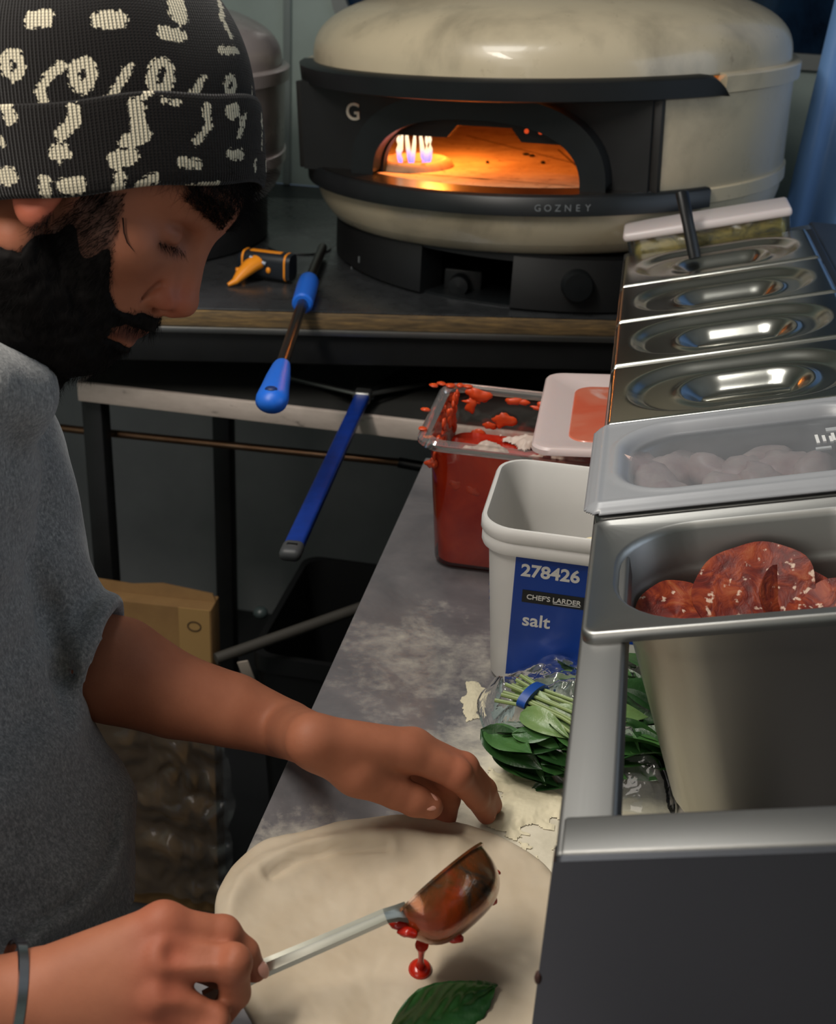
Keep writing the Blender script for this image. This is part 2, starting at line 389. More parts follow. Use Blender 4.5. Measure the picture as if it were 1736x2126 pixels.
# ------------------------------------------------------------------ pizza ovens
def scuffed(name, c):
    t = NT(name); v = t.coord('Object'); n = t.noise(v, 5, 6, 0.62, 0.3); n2 = t.noise(v, 24, 5, 0.7)
    dk = tuple(x * 0.66 for x in c[:3]) + (1,); lt = tuple(min(1, x * 1.08) for x in c[:3]) + (1,)
    a = t.ramp(n, [(0.33, dk), (0.5, c), (0.75, lt)]); b = t.ramp(n2, [(0.28, (0.55, 0.5, 0.45, 1)), (0.36, (1, 1, 1, 1))])
    m = t.n('ShaderNodeMix', data_type='RGBA', blend_type='MULTIPLY'); m.inputs[0].default_value = 0.5; t.l(a, m.inputs[6]); t.l(b, m.inputs[7]); t.col(m.outputs[2])
    t.set(spec=0.5, coat=0.25); t.l(t.ramp(n2, [(0.3, 0.36), (0.7, 0.26)]), t.b.inputs['Roughness']); return t.m
M_bone = scuffed('bone_enamel', rgb(196, 182, 154)); M_greysh = scuffed('grey_enamel', rgb(150, 140, 138))
M_satin = simple('satin_black', rgb(20, 23, 25), 0.42, 0.1, 0.3, 18)
M_satin2 = simple('matt_black', rgb(15, 16, 17), 0.55, 0.0, 0.3, 18)
M_cheek = simple('cheek_black', rgb(26, 25, 23), 0.5)
t = NT('oven_stone'); v = t.coord('Object'); n = t.noise(v, 14, 6, 0.65); n2 = t.noise(v, 60, 5)
a = t.ramp(n, [(0.3, rgb(160, 126, 96)), (0.62, rgb(200, 170, 136))]); b = t.ramp(n2, [(0.30, (0.25, 0.2, 0.17, 1)), (0.38, (1, 1, 1, 1))])
m = t.n('ShaderNodeMix', data_type='RGBA', blend_type='MULTIPLY'); m.inputs[0].default_value = 0.7; t.l(a, m.inputs[6]); t.l(b, m.inputs[7]); t.col(m.outputs[2]); t.set(rough=0.8)
M_stone = t.m
M_flame = NT('flame'); M_flame.set(color=(0, 0, 0, 1), emit=1.7, ecol=(1.0, 0.62, 0.26, 1), rough=1.0)
# whitish core over a blue root along the flame's own height
tc = M_flame.n('ShaderNodeTexCoord'); sp = M_flame.n('ShaderNodeSeparateXYZ'); M_flame.l(tc.outputs['Generated'], sp.inputs[0])
M_flame.l(M_flame.ramp(sp.outputs['Z'], [(0.0, (0.16, 0.16, 0.9, 1)), (0.28, (0.5, 0.33, 0.62, 1)), (0.5, (1.0, 0.72, 0.40, 1)), (1.0, (1.0, 0.85, 0.6, 1))]), M_flame.b.inputs['Emission Color']); M_flame = M_flame.m
M_logo = simple('cream_print', rgb(206, 202, 186), 0.5); M_logo2 = simple('grey_print', rgb(112, 116, 118), 0.5)

def build_oven(name, label, shell, c, face_deg, lit, tilt=0.0):
    root = thing(name, label, 'pizza oven', (c[0], c[1], TZ))
    rad = math.radians
    FD = face_deg; HALF = 45.0; a_l, a_r = rad(FD - HALF - 5), rad(FD + HALF)
    ztlt = {}
    parts = {}
    def add(nm, vf, m, par=None, smooth=38, body=True):
        v = np.asarray(vf[0], float)
        if body and tilt:      # the body sits a little askew on its stand
            M = Matrix.Translation((c[0], c[1], TZ + 0.09)) @ Matrix.Rotation(tilt, 4, 'Y') @ Matrix.Translation((-c[0], -c[1], -TZ - 0.09))
            A = np.array(M); v = v @ A[:3, :3].T + A[:3, 3]
        return obj(nm, (v,) + tuple(vf[1:]), m, par or root, smooth)
    cc = (c[0], c[1], TZ)
    # dome: a soft, flat-topped superellipse of revolution
    prof = []
    for k in range(0, 25):
        u = k / 24 * PI / 2; e = 2 / 2.75
        prof.append((0.388 * math.cos(u) ** e if k < 24 else 0.0005, 0.332 + 0.114 * math.sin(u) ** e))
    add('dome_shell', lathe([(0.372, 0.330), (0.386, 0.330)] + prof, cc, 120), shell)
    # rim band: black visor over the mouth, shell colour behind
    band = [(0.392, 0.306), (0.402, 0.308), (0.403, 0.330), (0.398, 0.334), (0.370, 0.334), (0.370, 0.306), (0.392, 0.306)]
    va, vb = rad(FD - 62), rad(FD + 60)
    add('rim_band', lathe(band, cc, 90, vb, va + 2 * PI), shell, smooth=50)
    vis = [(0.395, 0.303), (0.409, 0.306), (0.411, 0.330), (0.404, 0.3345), (0.372, 0.3345), (0.372, 0.303), (0.395, 0.303)]
    n = 90; a = np.linspace(va, vb, n); rings = []
    for r, z in vis:
        # the visor's right end is rounded off downwards
        drop = np.clip((a - (vb - 0.10)) / 0.10, 0, 1) ** 2.2
        zz = z - np.where(z > 0.315, (z - 0.303) * drop * 0.96, 0)
        rings.append(np.stack([cc[0] + r * np.sin(a), cc[1] - r * np.cos(a), cc[2] + zz], 1))
    v, f = loft(rings, False, False, False); nr = len(vis); f.append([k * n for k in range(nr)]); f.append([k * n + n - 1 for k in range(nr)][::-1])
    add('visor', (v, f), M_satin, smooth=50)
    # side shell wraps everything except the mouth
    add('side_shell', lathe([(0.388, 0.150), (0.392, 0.155), (0.394, 0.306), (0.372, 0.306), (0.372, 0.150), (0.388, 0.150)], cc, 100, a_r, a_l + 2 * PI), shell, smooth=50)
    # lower bowl and the line around its foot
    add('lower_bowl', lathe([(0.33, 0.084), (0.352, 0.085), (0.366, 0.092), (0.372, 0.1005), (0.3735, 0.102), (0.375, 0.104), (0.385, 0.122), (0.390, 0.140), (0.390, 0.153), (0.33, 0.153)], cc, 120), shell, smooth=30)
    add('lower_band', lathe([(0.388, 0.153), (0.396, 0.155), (0.396, 0.174), (0.390, 0.177), (0.36, 0.177), (0.36, 0.153), (0.388, 0.153)], cc, 90, rad(FD + 55), rad(FD - 60) + 2 * PI), shell, smooth=50)
    led = add('landing_ledge', lathe([(0.392, 0.148), (0.405, 0.151), (0.405, 0.1755), (0.401, 0.179), (0.30, 0.179), (0.30, 0.148), (0.392, 0.148)], cc, 90, rad(FD - 62), rad(FD + 58)), M_satin, smooth=50)
    add('landing_plate', lathe([(0.345, 0.1785), (0.397, 0.1785), (0.397, 0.1803), (0.345, 0.1803), (0.345, 0.1785)], cc, 60, rad(FD - 44), rad(FD + 44)), steel('oven_landing', rgb(96, 92, 88), 0.30), smooth=50)
    # flat black face set back between the cheeks
    fd = 0.282; ex = Vector((math.cos(rad(FD)), math.sin(rad(FD)), 0)); nf = Vector((math.sin(rad(FD)), -math.cos(rad(FD)), 0))
    fo = Vector(cc) + nf * fd; hw = 0.272
    FM = Matrix(((ex.x, 0, nf.x, fo.x), (ex.y, 0, nf.y, fo.y), (0, 1, 0, fo.z), (0, 0, 0, 1)))   # local (s, h, out)
    hb = 0.180; ofs = 0.012
    def arch(w, h, p=2.6, n=40, notch=None, y0=hb):
        o = []
        for k in range(n + 1):
            t_ = PI * k / n; x = math.copysign(abs(math.cos(t_)) ** (2 / p), math.cos(t_)); y = abs(math.sin(t_)) ** (2 / p)
            o.append((ofs + w / 2 * x, y0 + h * y))
        return o
    op = arch(0.332, 0.088, 2.5)
    if lit:   # flame guard: flat top with a raised trapezoid notch
        h0 = hb + 0.058; h1 = hb + 0.077
        pts = [(x, min(y, h0)) for x, y in op if min(y, h0) == y]
        right = [q for q in pts if q[0] > ofs]; left = [q for q in pts if q[0] <= ofs]
        op = right + [(ofs + 0.066, h0), (ofs + 0.050, h1), (ofs - 0.038, h1), (ofs - 0.056, h0)] + left
    add('front_panel', xf(shape2d([[(-hw - 0.028, 0.176), (hw, 0.176), (hw, 0.309), (-hw - 0.028, 0.309)], op[::-1]], 0.012), FM), M_satin2, smooth=30)
    oa, ob = arch(0.416, 0.126, 2.45), arch(0.338, 0.089, 2.5)
    tr = shape2d([oa + ob[::-1]], 0.030)
    at = add('arch_trim', xf(tr, FM @ Matrix.Translation((0, 0, 0.010))), M_satin, smooth=35)
    bm = at.modifiers.new('bevel', 'BEVEL'); bm.width = 0.010; bm.segments = 3; bm.limit_method = 'ANGLE'; bm.angle_limit = rad(50)
    for s in (-1, 1):   # cheeks between the face and the shell's cut edge
        add('cheek', xf(box(s * 0.272 - 0.012 - (0.03 if s < 0 else 0), s * 0.272 + 0.012 - (0.03 if s < 0 else 0), 0.176, 0.309, -0.03, 0.004, 0.002), FM), M_cheek)
    # firing chamber
    add('stone_floor', lathe([(0.001, 0.166), (0.345, 0.166), (0.345, 0.180), (0.001, 0.180)], cc, 72), M_stone, smooth=30)
    if lit:
        ch = [(0.350, 0.180), (0.352, 0.215), (0.335, 0.265), (0.26, 0.30), (0.12, 0.318), (0.001, 0.32)]
        add('chamber_wall', lathe(ch, cc, 72, rad(FD + 44), rad(FD - 60) + 2 * PI), M_stone, smooth=80)
        for s0, s1 in (((-0.16, 0.17), (0.13, -0.22)), ((0.02, 0.02), (0.10, -0.30))):   # joints between the stones
            pa = Vector((*s0, 0)); pb = Vector((*s1, 0)); d = (pb - pa).normalized(); w = Vector((-d.y, d.x, 0)) * 0.0011
            q = [Vector(cc) + p + Vector((0, 0, 0.1803)) for p in (pa - w, pa + w, pb + w, pb - w)]
            add('stone_joint', ([x[:] for x in q] + [(x + Vector((0, 0, 0.0004)))[:] for x in q], [[0, 1, 2, 3], [4, 5, 6, 7], [0, 1, 5, 4], [1, 2, 6, 5], [2, 3, 7, 6], [3, 0, 4, 7]]), simple('joint_dark', rgb(70, 40, 24), 0.9), smooth=0)
        bp = at_z(868, 325, TZ + 0.183); bx, by = bp[0], bp[1]
        bc = (bx, by, TZ)
        br = add('burner_ring', lathe([(0.040, 0.180), (0.064, 0.180), (0.060, 0.189), (0.051, 0.193), (0.044, 0.189), (0.040, 0.181)], bc, 48), M_stone, smooth=50)
        for k in range(7):
            an = k / 7 * 2 * PI + 0.3; px_, py_ = bx + 0.024 * math.cos(an), by + 0.016 * math.sin(an); hh = 0.052 + 0.006 * rnd.random()
            P = [(px_ + 0.0025 * math.sin(z * 3 + k), py_, TZ + 0.182 + hh * z) for z in (0, 0.2, 0.45, 0.7, 0.9, 1.0)]
            add('flame', tube(P, [0.002, 0.0036, 0.0036, 0.0028, 0.0016, 0.0003], 10), M_flame, smooth=80)
        L = bpy.data.lights.new('flame_light', 'POINT'); L.energy = 2.7; L.color = (1.0, 0.29, 0.04); L.shadow_soft_size = 0.02
        lo = bpy.data.objects.new('flame_light', L); COL.objects.link(lo); lo.location = (bx + 0.02, by + 0.0, TZ + 0.255)
        for k, (qx, qy) in enumerate(((1100, 318), (1112, 322), (1135, 338), (1020, 330))):   # charred crumbs
            p = at_z(qx, qy, TZ + 0.182); add('charred_crumb', ellipsoid(p, (0.006 - 0.001 * k, 0.004, 0.0025), 8, 6), simple('char', rgb(16, 12, 10), 0.9))
        # letter on the face, maker's name on the ledge, two glowing pinholes
        g = text2d('G', 0.036, 0.0012, 'CENTER', 1, 0.0004)
        gm = FM @ Matrix.Translation((-0.205, 0.256, 0.0125)); add('letter', xf(g, gm), M_logo, smooth=0)
        V = []
        for i, ch_ in enumerate('GOZNEY'):
            an = rad(3.4 + i * 2.0); tx = text2d(ch_, 0.0135, 0.0008, 'CENTER')
            e = Vector((math.cos(an), math.sin(an), 0)); nn = Vector((math.sin(an), -math.cos(an), 0)); o_ = Vector(cc) + nn * 0.4052 + Vector((0, 0, 0.1585))
            V.append(xf(tx, Matrix(((e.x, 0, nn.x, o_.x), (e.y, 0, nn.y, o_.y), (0, 1, 0, o_.z), (0, 0, 0, 1)))))
        add('lettering', join(*V), M_logo2, led, smooth=0)
        for s in (0.088, 0.110):
            add('glow_hole', xf(lathe([(0.0001, 0.0), (0.0035, 0.0), (0.0035, 0.001), (0.0001, 0.001)], (0, 0, 0), 12), FM @ Matrix.Translation((ofs + s - 0.014, hb + 0.074, 0.0122))), simple('glowing_hole', rgb(120, 20, 8), 0.6, emit=0.6, ecol=(1.0, 0.10, 0.02, 1)), smooth=0)
    # stand: drum with a wide bay at the front
    st = [(0.352, 0.0), (0.358, 0.004), (0.358, 0.080), (0.352, 0.086), (0.30, 0.086), (0.30, 0.0), (0.352, 0.0)]
    if lit:
        add('stand', lathe(st, cc, 90, rad(-2), rad(-26) + 2 * PI), M_satin2, smooth=45, body=False)
        add('stand_top', lathe([(0.001, 0.074), (0.356, 0.074), (0.356, 0.088), (0.001, 0.088)], cc, 80), M_satin2, smooth=30, body=False)
        add('stand_base', lathe([(0.001, 0.0), (0.345, 0.0), (0.345, 0.004), (0.001, 0.004)], cc, 80), M_satin, smooth=30, body=False)
        ka = rad(13.5); kn = Vector((math.sin(ka), -math.cos(ka), 0)); ke = Vector((math.cos(ka), math.sin(ka), 0)); ko = Vector(cc) + kn * 0.357 + Vector((0, 0, 0.046))
        KM = Matrix(((ke.x, 0, kn.x, ko.x), (ke.y, 0, kn.y, ko.y), (0, 1, 0, ko.z), (0, 0, 0, 1)))
        kb = add('control_knob', xf(lathe([(0.0001, 0), (0.024, 0), (0.0235, 0.012), (0.021, 0.018), (0.0001, 0.019)], (0, 0, 0), 40), KM), M_satin, smooth=40, body=False)
        b0 = at_y(965, 590, c[1] - 0.25); ia = rad(-8)
        add('gas_valve', xf(box(-0.03, 0.03, -0.028, 0.022, -0.02, 0.03, 0.003), Matrix.Translation(Vector(b0))), M_satin, body=False)
        b1 = Vector(at_y(955, 588, c[1] - 0.29)); add('valve_knob', xf(lathe([(0.0001, 0), (0.016, 0), (0.015, 0.02), (0.0001, 0.022)], (0, 0, 0), 28), Matrix.Translation(b1) @ Matrix.Rotation(PI / 2, 4, 'X')), M_satin, body=False)
        for (qx, qy, w_, h_) in ((737, 538, 0.0016, 0.010), (737, 574, 0.0016, 0.006), (715, 560, 0.0014, 0.012)):
            an = math.asin(max(-1, min(1, (at_y(qx, qy, c[1] - 0.26)[0] - c[0]) / 0.3585))); p = Vector(cc) + Vector((math.sin(an), -math.cos(an), 0)) * 0.3585
            z = at_y(qx, qy, p.y)[2]; add('stand_slot', xf(box(-w_, w_, -0.0006, 0.0006, -h_ / 2, h_ / 2), Matrix.Translation((p.x, p.y, z)) @ Matrix.Rotation(an, 4, 'Z')), M_logo2, body=False)
    else:
        add('stand', lathe(st, cc, 90), M_satin2, smooth=45, body=False)
    return root
oc = at_d(1155, 150, 2.0); oc = (oc[0], oc[1] + 0.0)
build_oven('pizza_oven', 'bone coloured domed pizza oven with flames glowing in its black arched mouth', M_bone, oc, -17.0, True, math.radians(-3.6))
oc2 = at_d(172, 165, 2.05)
o2 = build_oven('pizza_oven', 'greyish domed pizza oven standing half hidden behind the beanie', M_greysh, (oc2[0], oc2[1]), -150.0, False, math.radians(0.0))
o2.scale = (0.87, 0.87, 0.87)
# ------------------------------------------------------------------ counter
CZ = 0.90
CT = thing('prep_counter', 'floured stainless steel prep counter beneath the dough and tubs', 'counter', (0.16, 0.6, 0))
t = NT('floured_steel'); v = t.coord('Object')
geo = t.n('ShaderNodeNewGeometry'); n1 = t.noise(v, 9, 6, 0.62, 0.4); n2 = t.noise(v, 90, 5, 0.7); n3 = t.noise(v, 26, 6, 0.7, 0.5)
def spot(c, r0, r1):
    d = t.n('ShaderNodeVectorMath', operation='DISTANCE'); t.l(geo.outputs['Position'], d.inputs[0]); d.inputs[1].default_value = c
    mr = t.n('ShaderNodeMapRange'); mr.inputs['From Min'].default_value = r1; mr.inputs['From Max'].default_value = r0; t.l(d.outputs['Value'], mr.inputs['Value']); return mr.outputs['Result']
dens = t.math('ADD', t.math('MULTIPLY', spot((0.02, 0.77, 0.9), 0.03, 0.17), 0.66), t.math('MULTIPLY', spot((-0.11, 0.95, 0.9), 0.0, 0.28), 0.31))
dens = t.math('ADD', dens, t.math('MULTIPLY', spot((-0.19, 0.66, 0.9), 0.01, 0.10), 0.50))
dens = t.math('ADD', dens, t.math('MULTIPLY', spot((0.05, 0.62, 0.9), 0.03, 0.20), 0.5))
pat = t.math('ADD', t.math('MULTIPLY', n1, 0.55), t.math('ADD', t.math('MULTIPLY', n3, 0.45), t.math('MULTIPLY', n2, 0.35)))
cov = t.math('ADD', t.math('MULTIPLY', pat, 0.9), t.math('SUBTRACT', dens, 0.74))
fl = t.n('ShaderNodeMapRange'); fl.inputs['From Min'].default_value = 0.06; fl.inputs['From Max'].default_value = 0.42; t.l(cov, fl.inputs['Value']); fl = fl.outputs['Result']
base = t.ramp(n1, [(0.3, rgb(112, 112, 116)), (0.7, rgb(158, 154, 156))])
flour = t.ramp(n3, [(0.3, rgb(196, 188, 166)), (0.7, rgb(226, 218, 198))])
t.col(t.mix(fl, base, flour))
t.l(t.math('SUBTRACT', 0.40, t.math('MULTIPLY', fl, 0.40)), t.b.inputs['Metallic']); t.l(t.math('ADD', t.math('MULTIPLY', fl, 0.55), t.math('ADD', 0.36, t.math('MULTIPLY', n3, 0.16))), t.b.inputs['Roughness'])
t.bump(t.math('ADD', t.math('MULTIPLY', fl, 0.7), t.math('MULTIPLY', n2, 0.3)), 0.25, 0.002)
M_counter = t.m
obj('counter_top', box(-0.222, 0.70, -0.25, 1.455, CZ - 0.034, CZ, 0.0025), M_counter, CT)
for (a, b) in ((-0.205, -0.22), (-0.205, 1.41), (0.64, -0.22), (0.64, 1.41)):
    obj('leg', box(a, a + 0.04, b, b + 0.04, 0, CZ - 0.034, 0.003), MAT['steel'], CT)
obj('undershelf', box(-0.16, 0.68, -0.2, 1.40, 0.28, 0.30, 0.002), MAT['steel_dark'], CT)
obj('counter_skirt', box(-0.150, -0.142, -0.18, 1.40, 0.30, CZ - 0.034), simple('skirt_dark', rgb(20, 21, 22), 0.6), CT)

# ------------------------------------------------------------------ topping rail, tilted towards the cook
TILT = math.radians(14.5)
RO = Vector(at_z(1150, 1775, 1.12))
RM = Matrix(((math.cos(TILT), 0, -math.sin(TILT), RO.x), (0, 1, 0, RO.y), (math.sin(TILT), 0, math.cos(TILT), RO.z), (0, 0, 0, 1)))
RMi = np.array(RM.inverted())
def at_r(px, py, lz):
    """pixel -> rack-local point on the plane z = lz"""
    o = RMi[:3, :3] @ CC + RMi[:3, 3]; d = RMi[:3, :3] @ ray(px, py); return o + d * ((lz - o[2]) / d[2])
RW = 0.262; RL = 1.300
rk = thing('topping_rail', 'tilted stainless steel topping rail holding the pans over the counter', 'topping rail', (RO.x + 0.12, RO.y + 0.6, CZ))
def rbox(*a, **k): return xf(box(*a, **k), RM)
def sheet(x0, x1, y0, y1, z0, z1, bev): return rbox(x0, x1, y0, y1, z0, z1, bev=bev, seg=3)
M_rail = steel('rail_steel', rgb(122, 122, 120), 0.52, streak=(160, 2, 160), smudge=0.08); M_rail2 = steel('rail_steel_cross', rgb(122, 122, 120), 0.48, streak=(2, 160, 160), smudge=0.08)
obj('side_rail', sheet(0, 0.030, 0, RL, -0.020, 0.0, 0.003), M_rail, rk)
obj('side_rail', sheet(RW - 0.022, RW, 0, RL, -0.020, 0.0, 0.003), MAT['black_metal'], rk)
obj('cross_rail', sheet(0.002, RW - 0.002, 0.0, 0.030, -0.0195, 0.0004, 0.003), M_rail2, rk)
obj('cross_rail', sheet(0.002, RW - 0.002, RL - 0.03, RL, -0.0195, 0.0004, 0.003), MAT['steel'], rk)
# upright end panel: flat sheet with a rolled top edge, foot on the counter
c_, s_ = math.cos(TILT), math.sin(TILT)
pp = [(RO.x, CZ), (RO.x + RW * c_, CZ), (RO.x + RW * c_, RO.z + RW * s_ - 0.001), (RO.x, RO.z - 0.001)]
ep = obj('end_panel', xf(shape2d([pp], 0.012), Matrix(((1, 0, 0, 0), (0, 0, 1, RO.y - 0.004), (0, 1, 0, 0), (0, 0, 0, 1)))), steel('dark_brushed_panel', rgb(112, 114, 120), 0.34, streak=(160, 160, 2), smudge=0.05), rk, smooth=30)
b = ep.modifiers.new('bevel', 'BEVEL'); b.width = 0.004; b.segments = 4; b.limit_method = 'ANGLE'
obj('chip', ellipsoid(at_y(1118, 2029, RO.y - 0.003), (0.0022, 0.003, 0.0042), 10, 8), simple('rust_spot', rgb(58, 30, 24), 0.7), rk)
for yy_ in (0.25, 1.0):
    obj('leg', box(RO.x + RW * c_ - 0.024, RO.x + RW * c_ - 0.002, RO.y + yy_, RO.y + yy_ + 0.022, CZ, RO.z + RW * s_ - 0.024, 0.002), MAT['steel_dark'], rk)

PB = [0.199, 0.374, 0.556, 0.727, 0.891, 1.054, 1.222]     # borders of the pans along the rail
PX0, PX1 = 0.002, 0.250
def sring(w, h, r, z, p=2.0, n=8): return ring3(rrect(w, h, r, n, 0, 0, p), z)
def pan_parts(w, d):
    """gastronorm pan: rolled rim, oval-cornered opening, shoulder, tapering well (local, centred)"""
    out = [sring(w, d, 0.010, -0.0035), sring(w, d, 0.010, -0.001), sring(w - 0.001, d - 0.001, 0.010, 0.0035), sring(w - 0.004, d - 0.004, 0.009, 0.0046), sring(w - 0.009, d - 0.009, 0.008, 0.0042), sring(w - 0.014, d - 0.014, 0.008, 0.002)]
    ow, od = w - 0.040, d - 0.032
    out += [sring(ow + 0.004, od + 0.004, 0.058, 0.0018), sring(ow, od, 0.057, 0.0005), sring(ow - 0.004, od - 0.004, 0.056, -0.004), sring(ow - 0.006, od - 0.006, 0.055, -0.030), sring(ow - 0.010, od - 0.010, 0.053, -0.034), sring(ow - 0.013, od - 0.013, 0.052, -0.040), sring(ow - 0.038, od - 0.038, 0.045, -0.178), sring(ow - 0.048, od - 0.048, 0.038, -0.187), sring(ow - 0.064, od - 0.064, 0.03, -0.189)]
    inner = loft(out, False, True)
    o2 = [sring(w, d, 0.010, -0.0035), sring(w - 0.006, d - 0.006, 0.009, -0.003), sring(ow + 0.003, od + 0.003, 0.058, -0.0015), sring(ow - 0.002, od - 0.002, 0.057, -0.004), sring(ow - 0.004, od - 0.004, 0.056, -0.031), sring(ow - 0.011, od - 0.011, 0.053, -0.040), sring(ow - 0.036, od - 0.036, 0.045, -0.179), sring(ow - 0.046, od - 0.046, 0.038, -0.1885), sring(ow - 0.062, od - 0.062, 0.03, -0.1905)]
    return join(inner, loft(o2, False, True))
def placed(name, label, cat, k, dz=0.0, group=None, par=None):
    """an Empty in the rail's tilted frame at the middle of pan bay k"""
    y = (PB[k] + PB[k + 1]) / 2; M = RM @ Matrix.Translation(((PX0 + PX1) / 2, y, dz))
    o = thing(name, label, cat, M.translation, group); o.rotation_euler = M.to_euler(); return o
def lobj(name, vf, mat, parent, smooth=40):
    """child given in its parent's own (tilted) space"""
    k = parent.name; keep = ORG[k]; ORG[k] = Vector((0, 0, 0)); o = obj(name, vf, mat, parent, smooth); ORG[k] = keep; ORG[o.name] = Vector((0, 0, 0)); return o
pan_lab = ['open steel pan of sliced salami, nearest on the topping rail', 'steel pan of pale meat pieces under the cloudy plastic lid', 'steel pan under the steel lid right behind the cloudy plastic lid', 'steel pan under the second steel lid counted from the cloudy plastic lid', 'steel pan under the third steel lid counted from the cloudy plastic lid', 'steel pan under the farthest steel lid, beside the green pickles']
for k in range(6):
    o = placed('gastro_pan', pan_lab[k], 'food pan', k, 0.0035, 'food pans in the topping rail')
    w, d = PX1 - PX0, PB[k + 1] - PB[k] - 0.0015
    lobj('pan_body', pan_parts(w, d), MAT['steel'], o, 50)
# polished steel lids
def stad(x, y, a, b):
    """signed distance to a stadium-like superellipse outline, + inside"""
    r = min(a, b) * 0.95; qx = np.maximum(np.abs(x) - (a - r), 0); qy = np.maximum(np.abs(y) - (b - r), 0); return r - np.hypot(qx, qy)
def lid_mesh(w, d):
    nx, ny = 130, 84; X = np.linspace(-w / 2, w / 2, nx); Y = np.linspace(-d / 2, d / 2, ny); x, y = np.meshgrid(X, Y)
    e = np.minimum(w / 2 - np.abs(x), d / 2 - np.abs(y))
    z = np.full_like(x, 0.0060); z -= 0.006 * (1 - smooth01(e, 0.0, 0.0045))
    s1 = stad(x, y, w / 2 - 0.018, d / 2 - 0.016); z -= 0.0075 * smooth01(s1, -0.002, 0.017)
    s2 = stad(x - 0.006, y, w / 2 - 0.066, d / 2 - 0.047); z -= 0.0125 * smooth01(s2, -0.004, 0.017); z += 0.0016 * np.exp(-((s2 + 0.006) / 0.004) ** 2)
    v = np.stack([x, y, z], -1).reshape(-1, 3)
    return v, grid_faces(ny, nx)
lid_lab = {2: 'polished steel lid with oval recess, right behind the cloudy plastic lid', 3: 'polished steel lid with oval recess, second from the cloudy plastic lid', 4: 'polished steel lid with oval recess, third from the cloudy plastic lid', 5: 'polished steel lid with oval recess, farthest on the rail'}
for k in (2, 3, 4, 5):
    o = placed('pan_lid', lid_lab[k], 'pan lid', k, 0.0085, 'polished steel pan lids')
    w, d = PX1 - PX0 - 0.003, PB[k + 1] - PB[k] - 0.004
    p = lobj('lid_plate', lid_mesh(w, d), MAT['steel_lid'], o, 180)
    so = p.modifiers.new('sheet', 'SOLIDIFY'); so.thickness = 0.0008; so.offset = -1
    lobj('lid_handle', box(-0.034, 0.046, -0.0035, 0.0035, -0.0115, -0.0095, 0.0008), MAT['steel_lid'], o)
# cloudy plastic lid
t = NT('cloudy_plastic'); tr = t.n('ShaderNodeBsdfTransparent'); tr.inputs[0].default_value = (0.86, 0.88, 0.9, 1)
at_ = t.attr('cloud'); t.set(color=rgb(154, 156, 160), rough=0.3, spec=0.5); mx = t.n('ShaderNodeMixShader')
t.l(t.math('ADD', at_.outputs['Fac'], t.math('MULTIPLY', t.noise(t.coord('Object'), 30, 5), 0.16)), mx.inputs[0]); t.l(tr.outputs[0], mx.inputs[1]); t.l(t.b.outputs[0], mx.inputs[2]); t.l(mx.outputs[0], t.out.inputs[0])
M_cloud = t.m
o = placed('pan_lid', 'cloudy white plastic lid with clear middle between the salami and the steel lids', 'pan lid', 1, 0.0085)
w, d = 0.262, PB[2] - PB[1] + 0.006
nx, ny = 150, 100; X = np.linspace(-w / 2, w / 2, nx); Y = np.linspace(-d / 2, d / 2, ny); x, y = np.meshgrid(X, Y)
def rsd(x, y, a, b, r): qx = np.maximum(np.abs(x) - (a - r), 0); qy = np.maximum(np.abs(y) - (b - r), 0); return r - np.hypot(qx, qy)
e = rsd(x, y, w / 2, d / 2, 0.014)
z = 0.004 + 0.0035 * smooth01(e, 0.0, 0.006) + 0.0030 * np.exp(-((e - 0.011) / 0.0035) ** 2)
e2 = rsd(x, y, w / 2 - 0.028, d / 2 - 0.027, 0.045); z -= 0.0075 * smooth01(e2, -0.003, 0.006); z += 0.0018 * np.exp(-((e2 + 0.006) / 0.003) ** 2)
cloud = 0.82 - 0.64 * smooth01(e2, -0.002, 0.010)
keep = e > -0.0004
idx = -np.ones(x.shape, int); idx[keep] = np.arange(keep.sum())
ff = [[idx[i, j], idx[i, j + 1], idx[i + 1, j + 1], idx[i + 1, j]] for i in range(ny - 1) for j in range(nx - 1) if keep[i, j] and keep[i, j + 1] and keep[i + 1, j] and keep[i + 1, j + 1]]
pl = lobj('lid_sheet', (np.stack([x, y, z], -1)[keep], ff), M_cloud, o, 180); setattr_f(pl, 'cloud', cloud[keep])
so = pl.modifiers.new('sheet', 'SOLIDIFY'); so.thickness = 0.0012; so.offset = -1
M_emb = simple('embossed_plastic', rgb(222, 222, 220), 0.35)
ms = []
for k in range(9): ms.append(box(0.052 + k * 0.0042 + 0.001 * (k % 3), 0.0545 + k * 0.0042 + 0.001 * (k % 3), 0.006 + 0.002 * (k % 2), 0.024 - 0.003 * (k % 3), -0.0005, 0.0016))
for k in range(4): ms.append(box(0.050 + 0.018 * k, 0.062 + 0.018 * k, -0.006 - 0.002 * (k % 2), -0.002, -0.0005, 0.0012))
for k in range(3): ms.append(box(0.062 + 0.016 * k, 0.072 + 0.016 * k, 0.030, 0.037, -0.0005, 0.0012))
lobj('embossed_mark', join(*ms), M_emb, o, 0)
